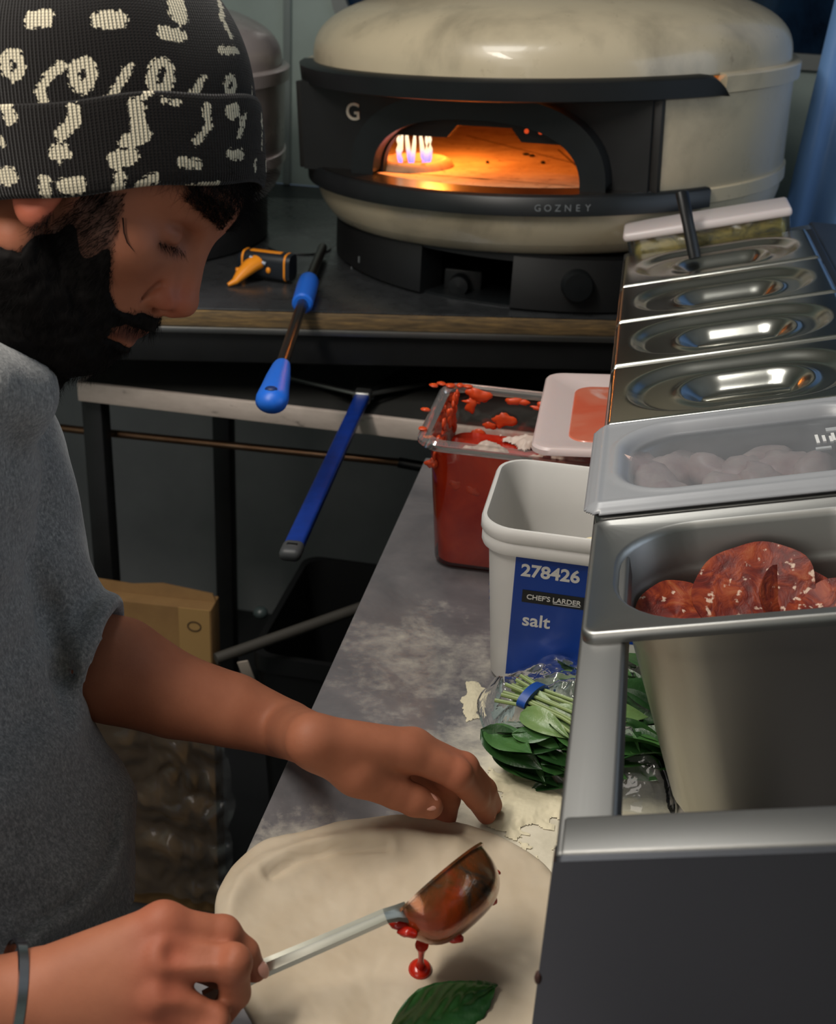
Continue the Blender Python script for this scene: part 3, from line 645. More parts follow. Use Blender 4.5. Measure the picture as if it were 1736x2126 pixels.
# pale meat pieces under it
t = NT('pale_meat'); n = t.noise(t.coord('Object'), 30, 5); t.col(t.ramp(n, [(0.3, rgb(190, 150, 146)), (0.7, rgb(236, 216, 202))])); t.set(rough=0.4, sss=0.1); M_meat = t.m
mp_ = [(1340, 1000, .04), (1400, 985, .032), (1375, 1030, .036), (1500, 1020, .026), (1545, 990, .030), (1480, 985, .028), (1600, 1015, .03), (1640, 975, .028), (1700, 1000, .03), (1440, 1035, .026), (1590, 965, .026)]
for k, (px, py, r) in enumerate(mp_):
    p = RM @ Vector(at_r(px, py, -0.020)); v, f = ellipsoid((0, 0, 0), (r, r * 0.72, r * 0.5), 20, 12)
    v = v * (1 + 0.42 * vnoise(v, 46, k * 7.1)[:, None]); M = Matrix.Translation(p) @ Euler((0.3 * math.sin(k), 0.4 * math.cos(k * 2), k)).to_matrix().to_4x4()
    tag(obj('meat_piece', xf((v, f), M), M_meat, smooth=180), 'pale cooked meat piece seen through the cloudy plastic lid', 'meat', 'meat pieces under the cloudy lid')
tag(obj('meat_filling', xf(box(-0.085, 0.085, -0.055, 0.055, -0.11, -0.055, 0.02, 3), RM @ Matrix.Translation((0.126, (PB[1] + PB[2]) / 2, 0))), M_meat), 'pale chopped meat filling the pan beneath the larger pieces', 'meat', kind='stuff')
# salami slices
t = NT('salami'); v = t.coord('Object'); n = t.noise(v, 60, 5, 0.6, 0.8); n2 = t.noise(v, 150, 3, 0.5)
t.col(t.mix(t.ramp(n2, [(0.62, 0.0), (0.68, 0.75)]), t.ramp(n, [(0.30, rgb(70, 20, 15)), (0.45, rgb(106, 32, 21)), (0.57, rgb(144, 58, 28)), (0.72, rgb(164, 92, 54))]), rgb(232, 206, 184)))
t.set(rough=0.52, spec=0.35); t.bump(n, 0.5, 0.003); M_sal = t.m
M_rind = simple('salami_edge', rgb(168, 66, 34), 0.45)
def slice_mesh(r, th, bend, ax, seed):
    nr, na = 12, 56; a = np.linspace(0, 2 * PI, na, endpoint=False); rings = []
    for side in (1, -1):
        rr = np.linspace(0.02, 1, nr) if side == 1 else np.linspace(1, 0.02, nr)
        for q in rr:
            R = r * q * (1 + 0.03 * np.sin(3 * a + seed) + 0.02 * np.sin(7 * a + seed * 2)); xx, yy = R * np.cos(a), R * np.sin(a) * 0.94
            u = xx * math.cos(ax) + yy * math.sin(ax); zz = bend * (u / r) ** 2 + side * th / 2 + 0.0012 * np.sin(5 * a + seed) * q
            rings.append(np.stack([xx, yy, zz], 1))
    return loft(rings)
sal = [ # px, py, local z, radius, tilt about x, tilt about y, spin
    (1568, 1236, -0.036, .043, .72, .06, .3, 'largest salami slice, leaning up in the middle of the open pan'),
    (1404, 1284, -0.046, .031, .30, .25, 1.1, 'salami slice folded low at the left of the largest slice'),
    (1480, 1296, -0.052, .030, .40, -.1, 2.0, 'salami slice tucked under the left edge of the largest slice'),
    (1752, 1280, -0.046, .032, .55, -.1, .8, 'salami slice at the right edge of the photo in the open pan'),
    (1730, 1306, -0.052, .036, .35, .2, .8, 'salami slice beneath the one at the right edge of the photo'),
    (1655, 1262, -0.048, .033, .62, .5, 1.9, 'salami slice half hidden behind the right side of the largest slice'),
    (1330, 1290, -0.054, .024, .20, .45, .2, 'small salami end touching the left wall of the open pan')]
M_salm = [M_sal, M_rind]
for k, (px, py, lz, r, ta, tb, sp_, lab) in enumerate(sal):
    p = RM @ Vector(at_r(px, py, lz)); M = Matrix.Translation(p) @ RM.to_3x3().to_4x4() @ Euler((ta, tb, 0)).to_matrix().to_4x4() @ Matrix.Rotation(sp_, 4, 'Z')
    tag(obj('salami_slice', xf(slice_mesh(r, 0.0028, 0.006 + 0.003 * (k % 3), k * 0.9, k), M), M_sal, smooth=60), lab, 'salami', 'salami slices in the open pan')
rng_ = random.Random(3)
for k in range(15):     # the layer they lie on
    x_ = 0.080 + 0.095 * rng_.random(); y_ = PB[0] + 0.082 + 0.012 * rng_.random(); p = RM @ Vector((x_, y_, -0.112 + 0.0022 * k))
    M = Matrix.Translation(p) @ RM.to_3x3().to_4x4() @ Euler((rng_.uniform(-.2, .4), rng_.uniform(-.3, .3), 0)).to_matrix().to_4x4()
    tag(obj('salami_slice', xf(slice_mesh(0.036, 0.0028, 0.006, k, k * 3), M), M_sal, smooth=60), 'salami slice in the loose layer at the bottom of the open pan', 'salami', 'salami slices at the bottom of the open pan')
# far end: tub of green pickles with a thick white lid, and a black spoon handle
yb = PB[6]
pk = thing('pickle_tub', 'clear tub of yellow green pickles at the far end of the rail', 'tub', RM @ Vector((0.126, yb + 0.058, 0)))
t = NT('pickle'); n = t.noise(t.coord('Object'), 45, 5, 0.6, 1.0); t.col(t.ramp(n, [(0.3, rgb(60, 62, 16)), (0.45, rgb(150, 140, 44)), (0.65, rgb(214, 196, 90))])); t.set(rough=0.3); t.bump(n, 0.4, 0.004); M_pick = t.m
M_clear = clear_film('clear_tub_plastic', (0.95, 0.93, 0.88, 1), 0.03, 0.08, 0.05)
obj('tub_wall', xf(loft([ring3(rrect(0.205, 0.060, 0.02, 6, 0.120, yb + 0.038), -0.09), ring3(rrect(0.222, 0.070, 0.02, 6, 0.120, yb + 0.038), 0.032)], True, False), RM), M_clear, pk)
obj('pickles', xf(box(0.018, 0.222, yb + 0.008, yb + 0.068, -0.085, 0.028, 0.008, 3), RM), M_pick, pk)
wl = sheet(0.006, 0.232, yb - 0.002, yb + 0.077, 0.0325, 0.045, 0.005)
tag(obj('tub_lid', wl, simple('milky_lid', rgb(214, 202, 200), 0.35, sss=0.1)), 'thick milky white plastic lid on the tub of green pickles', 'lid')
pt, pb = at_d(1416, 400, 1.60), at_d(1441, 524, 1.60)
tag(obj('spoon_handle', tube([pt + (pt - pb) * 0.02, pt, (pt + pb) / 2, pb, pb + (pb - pt) * 0.10], [0.0075, 0.0098, 0.0088, 0.0098, 0.009], 14, True, 0.75), MAT['black_plastic'], smooth=50), 'black plastic spoon handle standing in front of the green pickles', 'spoon')
# ------------------------------------------------------------------ things on the oven table and the shelf
M_blue = simple('bright_blue_grip', rgb(28, 104, 214), 0.42); M_blue2 = simple('blue_lacquer', rgb(10, 48, 132), 0.4, 0, 0.25, 60)
M_orange = simple('orange_plastic', rgb(240, 146, 24), 0.4); M_navy = simple('dark_navy_plastic', rgb(20, 26, 34), 0.45)
# infrared thermometer lying on the table
g0 = at_z(590, 583, TZ); g1 = at_z(505, 572, TZ); gx = Vector(g0 - g1); gx.z = 0
GM = frame(Vector(at_z(548, 584, TZ)), gx, (-gx.y, gx.x, 0))
th = thing('infrared_thermometer', 'black and orange hand thermometer lying on the steel oven table', 'thermometer', GM.translation)
L_ = 0.088; rings = [ring3(rrect(w, h, r, 5), 0) for w, h, r in ((.026, .030, .010), (.034, .040, .012), (.034, .040, .012), (.036, .042, .012), (.034, .040, .010))]
xs = (-L_ / 2, -L_ / 2 + .008, 0.0, L_ / 2 - .006, L_ / 2)
R = np.array([np.stack([np.full(len(q), x), q[:, 0] + 0.012, q[:, 1] + 0.024], 1) for x, q in zip(xs, rings)])
obj('body', xf(loft(R), GM), M_navy, th)
for x, w_ in ((-L_ / 2 + .010, .003), (L_ / 2 - .008, .003)):
    q = rrect(.0365, .0425, .012, 5); rr = [np.stack([np.full(len(q), x + d), q[:, 0] + .012, q[:, 1] + .024], 1) for d in (-w_ / 2, w_ / 2)]
    obj('trim_ring', xf(loft(rr), GM), M_orange, th)
obj('top_stripe', xf(box(-.026, .026, .006, .018, .0440, .0455, .0006), GM), M_orange, th)
obj('lens', xf(tube([(-.020, -.008, .038), (.006, -.0075, .030)], .0028, 10), GM), simple('lens_grey', rgb(150, 160, 176), 0.25), th)
obj('handle', xf(tube([(-.010, -.002, .030), (-.016, -.016, .026), (-.024, -.034, .016), (-.028, -.048, .008), (-.036, -.056, .0035)], [.014, .0135, .010, .006, .0032], 16, True, 0.8), GM), M_orange, th)
obj('trigger', xf(tube([(-.018, -.020, .020), (-.034, -.030, .019)], [.007, .0055], 12), GM), M_orange, th)
obj('button', xf(ellipsoid((.010, -.0065, .020), (.004, .003, .005), 12, 8), GM), M_orange, th)
# turning peel: dark shaft, blue grip, blue knob end, reaching out over the table's edge
PZ = TZ + 0.016
q0, q1, q2, q3, q4 = at_z(668, 520, PZ), at_z(641, 585, PZ), at_z(628, 630, PZ), at_z(584, 762, PZ), at_z(564, 832, PZ)
tp = thing('turning_peel', 'turning peel with dark shaft and bright blue grip and knob end', 'pizza peel', (q1[0], q1[1], TZ))
dq = (q4 - q0) / np.linalg.norm(q4 - q0); q0b = q0 - dq * 0.02
obj('shaft', tube([q0b, q0, q1, q2, q3], 0.0078, 16), simple('dark_steel_shaft', rgb(84, 78, 74), 0.28, 0.9), tp)
obj('grip', tube([q1 - dq * .005, q1, q1 * .7 + q2 * .3, q2, q2 + dq * .003], [.013, .0152, .0158, .0152, .0125], 20), M_blue, tp)
kn = [q3 - dq * .01, q3, q3 * .66 + q4 * .34, q3 * .33 + q4 * .67, q4 - dq * 0.008, q4 + dq * .004, q4 + dq * .013, q4 + dq * .017]
kp = obj('knob_end', tube(kn, [.0100, .0115, .0148, .0168, .0190, .0182, .0130, .004], 24, True, 0.8), M_blue, tp, 60)
obj('hanging_hole', ellipsoid(q4 - dq * .004 + np.array([0, -0.003, 0.0135]), (.0075, .0065, .0035), 14, 8), simple('deep_blue', rgb(10, 38, 92), 0.5), tp)
bl = q0b - dq * .05 + np.array([-.045, 0, 0])
obj('blade', xf(lathe([(.0001, -.0008), (.055, -.0008), (.055, .0008), (.0001, .0008)], (0, 0, 0), 48), Matrix.Translation((bl[0], bl[1], TZ + 0.0025))), MAT['steel_dark'], tp)
# long blue peel lying on the shelf, handle reaching out towards the counter
HZ = SZ + 0.022
h0, h1 = at_z(752, 826, HZ), at_z(602, 1152, HZ); dh = (h1 - h0) / np.linalg.norm(h1 - h0); wv = np.cross(dh, (0, 0, 1)); wv /= np.linalg.norm(wv)
pe = thing('pizza_peel', 'pizza peel with long flat blue handle reaching out from the shelf', 'pizza peel', (h0[0], h0[1], SZ))
def bar(p, q, w, hgt, bev=0.002):
    d = Vector(q - p); return xf(box(0, d.length, -w / 2, w / 2, -hgt / 2, hgt / 2, bev, 3), frame(p, d, tuple(np.cross((0, 0, 1), d))))
obj('handle', bar(h0, h1 - dh * 0.012, 0.0225, 0.013, 0.004), M_blue2, pe)
ce = bar(h1 - dh * .026, h1 + dh * .006, .025, .0155, .0068)
obj('end_cap', ce, simple('grey_rubber', rgb(66, 68, 70), 0.5), pe)
obj('hanging_slot', bar(h1 - dh * .016, h1 - dh * .008, .014, .0162, .002), MAT['black_plastic'], pe)
obj('ferrule', bar(h0 - dh * .02, h0 + dh * .004, .024, .018, .003), MAT['steel'], pe)
a0 = h0 - dh * .006; zz = np.array([0, 0, 1.0])
lv = at_z(600, 786, SZ + .006) ; rv = at_z(884, 800, SZ + .006); bk = h0 - dh * .36
bl2 = [a0 + wv * .018, a0 - wv * .018]
poly = [a0 - wv * .016, lv, lv - dh * .20, (lv - dh * .30) * .7 + (rv - dh * .30) * .3, (lv - dh * .30) * .3 + (rv - dh * .30) * .7, rv - dh * .20, rv, a0 + wv * .016]
top = [np.array([p[0], p[1], SZ + (.020 if i in (0, 7) else .004)]) for i, p in enumerate(poly)]; bot = [p - zz * .0014 for p in top]; n_ = len(poly)
obj('blade', (top + bot, [list(range(n_))[::-1], list(range(n_, 2 * n_))] + [[i, (i + 1) % n_, n_ + (i + 1) % n_, n_ + i] for i in range(n_)]), MAT['steel_dark'], pe, 20)
for e_ in (lv, rv): obj('blade_rib', bar(a0 + zz * .002, np.array([e_[0], e_[1], SZ + .008]), .007, .005, .0015), MAT['steel'], pe)

# ------------------------------------------------------------------ under the table: box, crinkled wrap, black crate, stick
M_card = NT('cardboard'); nn = M_card.noise(M_card.coord('Object'), 14, 5); M_card.col(M_card.ramp(nn, [(0.3, rgb(112, 82, 46)), (0.7, rgb(134, 102, 60))])); M_card.set(rough=0.85); M_card = M_card.m
bz = 0.60; c0, c1 = Vector(at_z(186, 1240, bz)), Vector(at_z(438, 1268, bz)); bx_ = (c1 - c0).normalized(); bn = Vector((-bx_.y, bx_.x, 0))
BM = Matrix(((bx_.x, bn.x, 0, c0.x), (bx_.y, bn.y, 0, c0.y), (0, 0, 1, 0), (0, 0, 0, 1)))
bw = (c1 - c0).length
cb = thing('cardboard_box', 'brown cardboard box on the floor between cook and shelf legs', 'box', tuple(c0 + bx_ * bw / 2 * 1.0 + bn * .1 - Vector((0, 0, bz))))
obj('box_body', xf(box(-.22, bw, 0.0, .045, 0, bz, .002), BM), M_card, cb)
fl_ = shape2d([[(-.22, 0), (bw, 0), (bw - .006, .012), (bw * .55, .020), (bw * .3, .014), (-.22, .026)]], .004)
obj('box_flap', xf(fl_, BM @ Matrix(((1, 0, 0, 0), (0, .3, -1, 0.03), (0, .95, .3, bz - 0.001), (0, 0, 0, 1)))), M_card, cb, 0)
obj('flap_tape', xf(box(bw - .050, bw - .002, -.0012, 0.0, bz - .16, bz, 0), BM), simple('card_pale', rgb(160, 126, 76), 0.8), cb)
obj('printed_mark', xf(shape2d([[(0.011 * math.cos(a), 0.009 * math.sin(a)) for a in np.linspace(0, 2 * PI, 24, endpoint=False)], [(0.009 * math.cos(a), 0.007 * math.sin(a)) for a in np.linspace(2 * PI, 0, 24, endpoint=False)]], .0006), BM @ Matrix(((1, 0, 0, bw - .026), (0, 0, -1, -.0012), (0, 1, 0, bz - .030), (0, 0, 0, 1)))), simple('ink_brown', rgb(60, 42, 24), 0.8), cb, 0)
# crinkled clear wrap hanging in front of the box
M_wrap = clear_film('clear_wrap', (0.88, 0.89, 0.90, 1), 0.015, 0.12, 0.03, 0.35)
gx_, gz_ = np.meshgrid(np.linspace(-.10, bw + .028, 90), np.linspace(.035, .455, 110))
pts = np.zeros(gx_.shape + (3,)); BMa = np.array(BM)
for i in range(gx_.shape[0]):
    for j in range(gx_.shape[1]):
        x_, z_ = gx_[i, j], gz_[i, j]
        ny_ = .004 + .020 * abs(mnoise.noise(Vector((x_ * 13, z_ * 11, 1.0)))) + .020 * abs(mnoise.noise(Vector((x_ * 30, z_ * 24, 4.0)))) * min(1, max(.25, (x_ + .02) * 6)) + .03 * max(0, .10 - abs(z_ - .40)) * 4 * max(0, x_)
        p = BMa[:3, :3] @ np.array([x_ + .012 * mnoise.noise(Vector((z_ * 18, x_ * 5, 3.0))), -ny_, z_ + .014 * mnoise.noise(Vector((x_ * 16, 2.0, z_)))]) + BMa[:3, 3]
        pts[i, j] = p
wr = obj('plastic_wrap', (pts.reshape(-1, 3), grid_faces(*gx_.shape)), M_wrap, smooth=180)
tag(wr, 'crumpled clear plastic wrap hanging in front of the cardboard box', 'plastic wrap')
# black crate and the stick lying across it
kz = 0.54; k0, k1 = Vector(at_z(512, 1345, kz)), Vector(at_z(545, 1262, kz))
KX = Vector((1, 0, 0))
cr = thing('black_crate', 'open black plastic crate on the floor beneath the blue peel handle', 'crate', (-0.30, 1.60, 0))
cx_a, cx_b, cy_a, cy_b = -0.475, -0.175, 1.47, 1.80
out_ = [ring3(rrect(cx_b - cx_a - d, cy_b - cy_a - d, .03, 5, (cx_a + cx_b) / 2, (cy_a + cy_b) / 2), z) for d, z in ((.06, 0.0), (.01, kz - .03), (0, kz - .028), (0, kz), (.02, kz), (.025, kz - .03), (.08, .02))]
obj('crate_body', loft(out_), MAT['black_plastic'], cr)
obj('crate_clip', ellipsoid(at_z(541, 1272, kz + .006), (.012, .012, .010), 14, 8), simple('dull_teal_rubber', rgb(52, 62, 62), 0.4), cr)
sA_, sB_ = at_z(448, 1368, .575), at_z(742, 1264, .60)
tag(obj('broom_stick', tube([sA_, sB_, sB_ + (sB_ - sA_) * .3], .0085, 14), simple('grey_wood', rgb(58, 55, 50), 0.7)), 'grey stick lying slantwise across the black crate', 'stick')
pa = at_z(512, 1395, .545)
tag(obj('paper_scrap', xf(box(-.008, .008, -.001, .001, -.030, .022, .0008), Matrix.Translation(Vector(pa)) @ Euler((.2, -.25, .2)).to_matrix().to_4x4()), simple('scrap_white', rgb(172, 160, 148), 0.7)), 'small pale paper scrap below the grey stick', 'paper')

# ------------------------------------------------------------------ tomato tub, its lid, salt tub
def tub_rings(c, sz, zs): return [ring3(rrect(w, d, r, 6, c[0], c[1]), z) for (w, d, r), z in zip(sz, zs)]
TB0, TB1 = at_z(870, 925, 1.055), at_z(893, 797, 1.055)
tx0 = -0.186; tw = 0.205; ty0 = 1.133; td = 0.192; tcx, tcy = tx0 + tw / 2, ty0 + td / 2
tt = thing('tomato_tub', 'clear plastic tub of tomato sauce with red smears around its rim', 'tub', (tcx, tcy, CZ))
t = NT('sauce_film'); v = t.coord('Object'); n = t.noise(v, 16, 5, 0.6, 0.7); sep = t.n('ShaderNodeSeparateXYZ'); t.l(v, sep.inputs[0])
t.set(rough=0.45, spec=0.2); t.col(t.ramp(n, [(0.3, rgb(176, 36, 14)), (0.6, rgb(214, 66, 24)), (0.8, rgb(230, 100, 44))]))
tr = t.n('ShaderNodeBsdfTransparent'); mx = t.n('ShaderNodeMixShader'); h_ = t.n('ShaderNodeMapRange'); h_.inputs['From Min'].default_value = 0.148; h_.inputs['From Max'].default_value = 0.085; h_.inputs['To Min'].default_value = 0.02; h_.inputs['To Max'].default_value = 0.92; t.l(sep.outputs['Z'], h_.inputs['Value'])
yb_ = t.n('ShaderNodeMapRange'); yb_.inputs['From Min'].default_value = 0.04; yb_.inputs['From Max'].default_value = -0.07; yb_.inputs['To Min'].default_value = -0.45; yb_.inputs['To Max'].default_value = 0.85; t.l(sep.outputs['Y'], yb_.inputs['Value'])
t.l(t.math('ADD', t.math('ADD', h_.outputs['Result'], yb_.outputs['Result']), t.math('MULTIPLY', t.math('SUBTRACT', n, 0.5), 1.9), True), mx.inputs[0]); t.l(tr.outputs[0], mx.inputs[1]); t.l(t.b.outputs[0], mx.inputs[2]); t.l(mx.outputs[0], t.out.inputs[0]); M_film = t.m
t = NT('tomato_sauce'); n = t.noise(t.coord('Object'), 50, 5, 0.6); t.col(t.ramp(n, [(0.3, rgb(150, 22, 12)), (0.7, rgb(196, 44, 20))])); t.set(rough=0.22, sss=0.05); t.bump(n, 0.25, 0.003); M_sauce = t.m
M_saucedry = simple('sauce_smear', rgb(206, 70, 26), 0.35, 0, 0.25, 70)
M_poly = clear_film('clear_polycarbonate', (0.98, 0.97, 0.95, 1), 0.0, 0.08, 0.0)
cT = (tcx, tcy)
flange = tub_rings(cT, [(tw - .022, td - .022, .022), (tw - .004, td - .004, .026), (tw, td, .026), (tw, td, .026), (tw - .006, td - .006, .024), (tw - .026, td - .026, .02)], [1.048, 1.046, 1.049, 1.0535, 1.0565, 1.055])
wall_o = tub_rings(cT, [(tw - .052, td - .052, .02), (tw - .046, td - .046, .022), (tw - .030, td - .030, .022), (tw - .023, td - .023, .022)], [CZ + .002, CZ + .006, 1.015, 1.05])
obj('tub_wall', loft(wall_o, True, False), M_poly, tt)
obj('tub_flange', loft(flange, False, False), clear_film('clear_rim', (0.93, 0.84, 0.78, 1), 0.10, 0.08, 0.16), tt)
obj('sauce_film', loft(tub_rings(cT, [(tw - .054, td - .054, .02), (tw - .033, td - .033, .022), (tw - .0265, td - .0265, .022)], [CZ + .006, 1.015, 1.049]), False, False), M_film, tt)
sl = 1.004
obj('sauce', loft(tub_rings(cT, [(tw - .056, td - .056, .02), (tw - .040, td - .040, .02), (tw - .044, td - .044, .02), (.02, .02, .005)], [CZ + .006, sl - .002, sl, sl + .001])), M_sauce, tt)
nx, ny = 90, 80; X = np.linspace(-(tw - .05) / 2, (tw - .05) / 2, nx); Y = np.linspace(-(td - .05) / 2, (td - .05) / 2, ny); x, y = np.meshgrid(X, Y)
P3 = np.stack([x, y, x * 0], -1).reshape(-1, 3); nz = vnoise(P3, 30, 2.0, 4).reshape(x.shape); nz2 = vnoise(P3, 60, 9.0, 3).reshape(x.shape)
hgt = nz * .7 + nz2 * .3 + 0.10 - 0.5 * smooth01(np.hypot(x / .075, y / .07), .8, 1.1); kp_ = hgt > 0
idx = -np.ones(x.shape, int); idx[kp_] = np.arange(kp_.sum()); ff = [[idx[i, j], idx[i, j + 1], idx[i + 1, j + 1], idx[i + 1, j]] for i in range(ny - 1) for j in range(nx - 1) if kp_[i, j] and kp_[i, j + 1] and kp_[i + 1, j] and kp_[i + 1, j + 1]]
obj('cheese_foam', (np.stack([x + tcx, y + tcy, sl + .0015 + np.minimum(.010, .02 * hgt)], -1)[kp_], ff), simple('pale_foam', rgb(206, 190, 178), 0.5, 0, 0.12, 60), tt, 180)
rg = random.Random(11)
for k in range(58):     # lumps of sauce stuck round the inside and over the rim
    side = rg.choice('LBBBFL'); s_ = rg.random(); zb = 1.052 - 0.05 * rg.random() ** 1.4
    if side == 'L': p = (tx0 + .020, ty0 + td * (.1 + .8 * s_), zb); r3 = (.0025, .008 * rg.uniform(.3, 1.2), .008 * rg.uniform(.3, 1.3))
    elif side == 'B': p = (tx0 + tw * (.06 + .88 * s_), ty0 + td - .019, zb); r3 = (.010 * rg.uniform(.3, 1.3), .0025, .008 * rg.uniform(.3, 1.2))
    else: p = (tx0 + tw * (.06 + .8 * s_), ty0 + .019, zb - .01); r3 = (.008, .003, .006)
    v, f = ellipsoid((0, 0, 0), r3, 14, 10); v = v * (1 + .55 * vnoise(v, 140, k * 3.3)[:, None]) + np.array(p); obj('sauce_lump', (v, f), M_saucedry, tt, 180)
for k, (px, py) in enumerate(((900, 800), (918, 797), (935, 800), (955, 800), (972, 802), (884, 850), (878, 890))):   # smears riding on the flange
    p = at_z(px, py, 1.058); v, f = ellipsoid((0, 0, 0), (.0055, .005, .002), 14, 8); v = v * (1 + .4 * vnoise(v, 150, k * 5.1)[:, None]) + p; obj('rim_smear', (v, f), M_saucedry, tt, 180)
# its lid laid half across the tub
lw, ld = .205, .248; LM = Matrix.Translation((.036, 1.232, 1.0755)) @ Euler((math.radians(-1.0), math.radians(-4.5), math.radians(1.0))).to_matrix().to_4x4()
tl_ = thing('tub_lid', 'milky plastic lid smeared with tomato lying across the sauce tub', 'lid', LM.translation)
def rr(w, d, r, z): return ring3(rrect(w, d, r, 7), z)
obj('lid_plate', xf(loft([rr(lw - .004, ld - .004, .018, -.004), rr(lw, ld, .02, -.003), rr(lw, ld, .02, .002), rr(lw - .004, ld - .004, .019, .0045), rr(lw - .018, ld - .018, .016, .0045), rr(lw - .032, ld - .032, .016, .0015), rr(lw - .060, ld - .060, .022, .0012), rr(lw - .068, ld - .068, .022, -.0012), rr(lw - .09, ld - .09, .02, -.0014)]), LM), simple('milky_plastic', rgb(206, 188, 186), 0.38, sss=0.1), tl_, 40)
t = NT('lid_sauce'); n = t.noise(t.coord('Object'), 13, 4, 0.55, 0.8); t.col(t.ramp(n, [(0.32, rgb(206, 176, 170)), (0.42, rgb(198, 112, 88)), (0.62, rgb(196, 88, 62)), (0.8, rgb(206, 110, 82))])); t.set(rough=0.3, coat=0.3)
obj('sauce_stain', xf(loft([rr(lw - .070, ld - .070, .022, -.0012), rr(lw - .072, ld - .072, .021, 0.0), rr(lw - .09, ld - .09, .018, .0002)], False, True), LM), t.m, tl_, 40)
# salt tub
fl0, fr0, bl0 = at_z(1015, 1128, 1.065), at_z(1240, 1150, 1.065), at_z(1005, 975, 1.065)
sx0_, sy0_ = -.0925, .928; sw, sd = .196, .162; scx, scy = sx0_ + sw / 2, sy0_ + sd / 2; SR = math.radians(-0.5)
st_ = thing('salt_tub', 'open white salt tub with a blue label on the counter', 'tub', (scx, scy, CZ))
SM = Matrix.Translation((scx, scy, 0)) @ Matrix.Rotation(SR, 4, 'Z')
def sq(w, d, r, z): return ring3(rrect(w, d, r, 8), z)
zt = 1.069
o_ = [sq(sw - .044, sd - .044, .02, CZ), sq(sw - .038, sd - .038, .023, CZ + .004), sq(sw - .016, sd - .016, .026, zt - .027), sq(sw - .006, sd - .006, .028, zt - .026), sq(sw - .003, sd - .003, .03, zt - .023), sq(sw - .003, sd - .003, .03, zt - .016), sq(sw - .005, sd - .005, .03, zt - .014), sq(sw, sd, .032, zt - .011), sq(sw, sd, .032, zt - .003), sq(sw - .003, sd - .003, .031, zt), sq(sw - .009, sd - .009, .028, zt), sq(sw - .013, sd - .013, .026, zt - .004), sq(sw - .024, sd - .024, .024, zt - .05), sq(sw - .046, sd - .046, .02, CZ + .006)]
obj('tub_body', xf(loft(o_), SM), MAT['white_plastic'], st_, 45)
yf0, yf1 = -(sd - .016) / 2, -(sd - .038) / 2   # front face offsets at zt-.036 and at the foot
def face(x, z, out=0.0):      # point on the tub's sloping front face
    s_ = (zt - .027 - z) / (zt - .027 - CZ - .004); return (x, yf0 + (yf1 - yf0) * s_ - out, z)
fsl = (yf1 - yf0) / -(zt - .027 - CZ - .004); fz = Vector((0, fsl, 1)).normalized(); fnn = Vector((1, 0, 0)).cross(fz)
def on_face(vf, x, z, out): o = face(x, z); return xf(vf, SM @ Matrix(((1, 0, fnn.x, o[0] + fnn.x * out), (0, fz.y, fnn.y, o[1] + fnn.y * out), (0, fz.z, fnn.z, o[2] + fnn.z * out), (0, 0, 0, 1))))
M_lblue = simple('label_blue', rgb(8, 58, 146), 0.4, 0, 0.05, 9); M_lwhite = simple('label_white', rgb(214, 212, 206), 0.45); M_lblack = simple('label_black', rgb(22, 22, 24), 0.45)
lz0, lz1 = CZ + .012, zt - .0285; lx0 = -.0625; lx1 = .018
lb = obj('label', on_face(box(lx0, lx1, lz0 - lz1, 0, 0, .0005), 0, lz1, .0002), M_lblue, st_, 0)
obj('label_panel', on_face(box(lx1, .072, lz0 - lz1, 0, 0, .0005), 0, lz1, .0002), M_lwhite, st_, 0)
lp = lambda vf, x, dz, m, par: obj(par[0], on_face(vf, x, lz1 + dz, .0008), m, lb, 0)
lp(text2d('278426', .0173, .0003, 'LEFT', 1.0, .0005), lx0 + .0055, -.0180, M_lwhite, ('number',))
lp(box(0, .0580, 0, .0130, 0, .0003), lx0 + .0085, -.0455, M_lblack, ('name_bar',))
obj('name_text', on_face(text2d("CHEF'S LARDER", .0071, .0003, 'LEFT', 0.98, .0001), lx0 + .0125, lz1 - .0415, .0013), M_lwhite, lb, 0)
obj('name_text', on_face(box(0, .024, 0, .0006, 0, .0003), lx0 + .0365, lz1 - .0432, .0013), M_lwhite, lb, 0)
lp(text2d('salt', .0185, .0003, 'LEFT', 1.0, .0003), lx0 + .0105, -.0705, M_lwhite, ('word',))
for z_ in (-.075, -.088): obj('label_line', on_face(box(lx1, .072, 0, .0035 if z_ > -.08 else .0008, 0, .0003), 0, lz1 + z_, .0008), M_lblue if z_ > -.08 else M_lblack, st_, 0)
for k in range(5): obj('label_line', on_face(box(lx1 + .004, .064 - .004 * (k % 3), 0, .0007, 0, .0003), 0, lz1 - .094 - .0035 * k, .0008), simple('print_grey', rgb(110, 110, 108), .6), st_, 0)
for k in range(9): obj('barcode_bar', on_face(box(0, .0012 + .0010 * (k % 3), 0, .011, 0, .0003), lx1 + .006 + k * .0048, lz1 - .123, .0008), simple('print_dark', rgb(80, 80, 82), .6), st_, 0)
for z_ in (zt - .075, zt - .083, zt - .090):
    q_ = (z_ - CZ - .004) / (zt - .027 - CZ - .004); xw = scx - ((sw - .038) * (1 - q_) + (sw - .016) * q_) / 2; obj('side_print', box(xw - .0008, xw + .001, scy - .045, scy - .012, z_, z_ + .003), M_lblue, st_, 0)
tag(obj('flour_clump', (lambda v, f: (v * (1 + .4 * vnoise(v, 120, 3.0)[:, None]) + np.array([scx + .012, sy0_ + .018, zt - .010]), f))(*ellipsoid((0, 0, 0), (.016, .009, .007), 18, 10)), simple('clump_cream', rgb(226, 212, 172), 0.8, 0, .1, 90, .4, 120)), 'small cream flour clump stuck inside the front of the salt tub', 'flour')
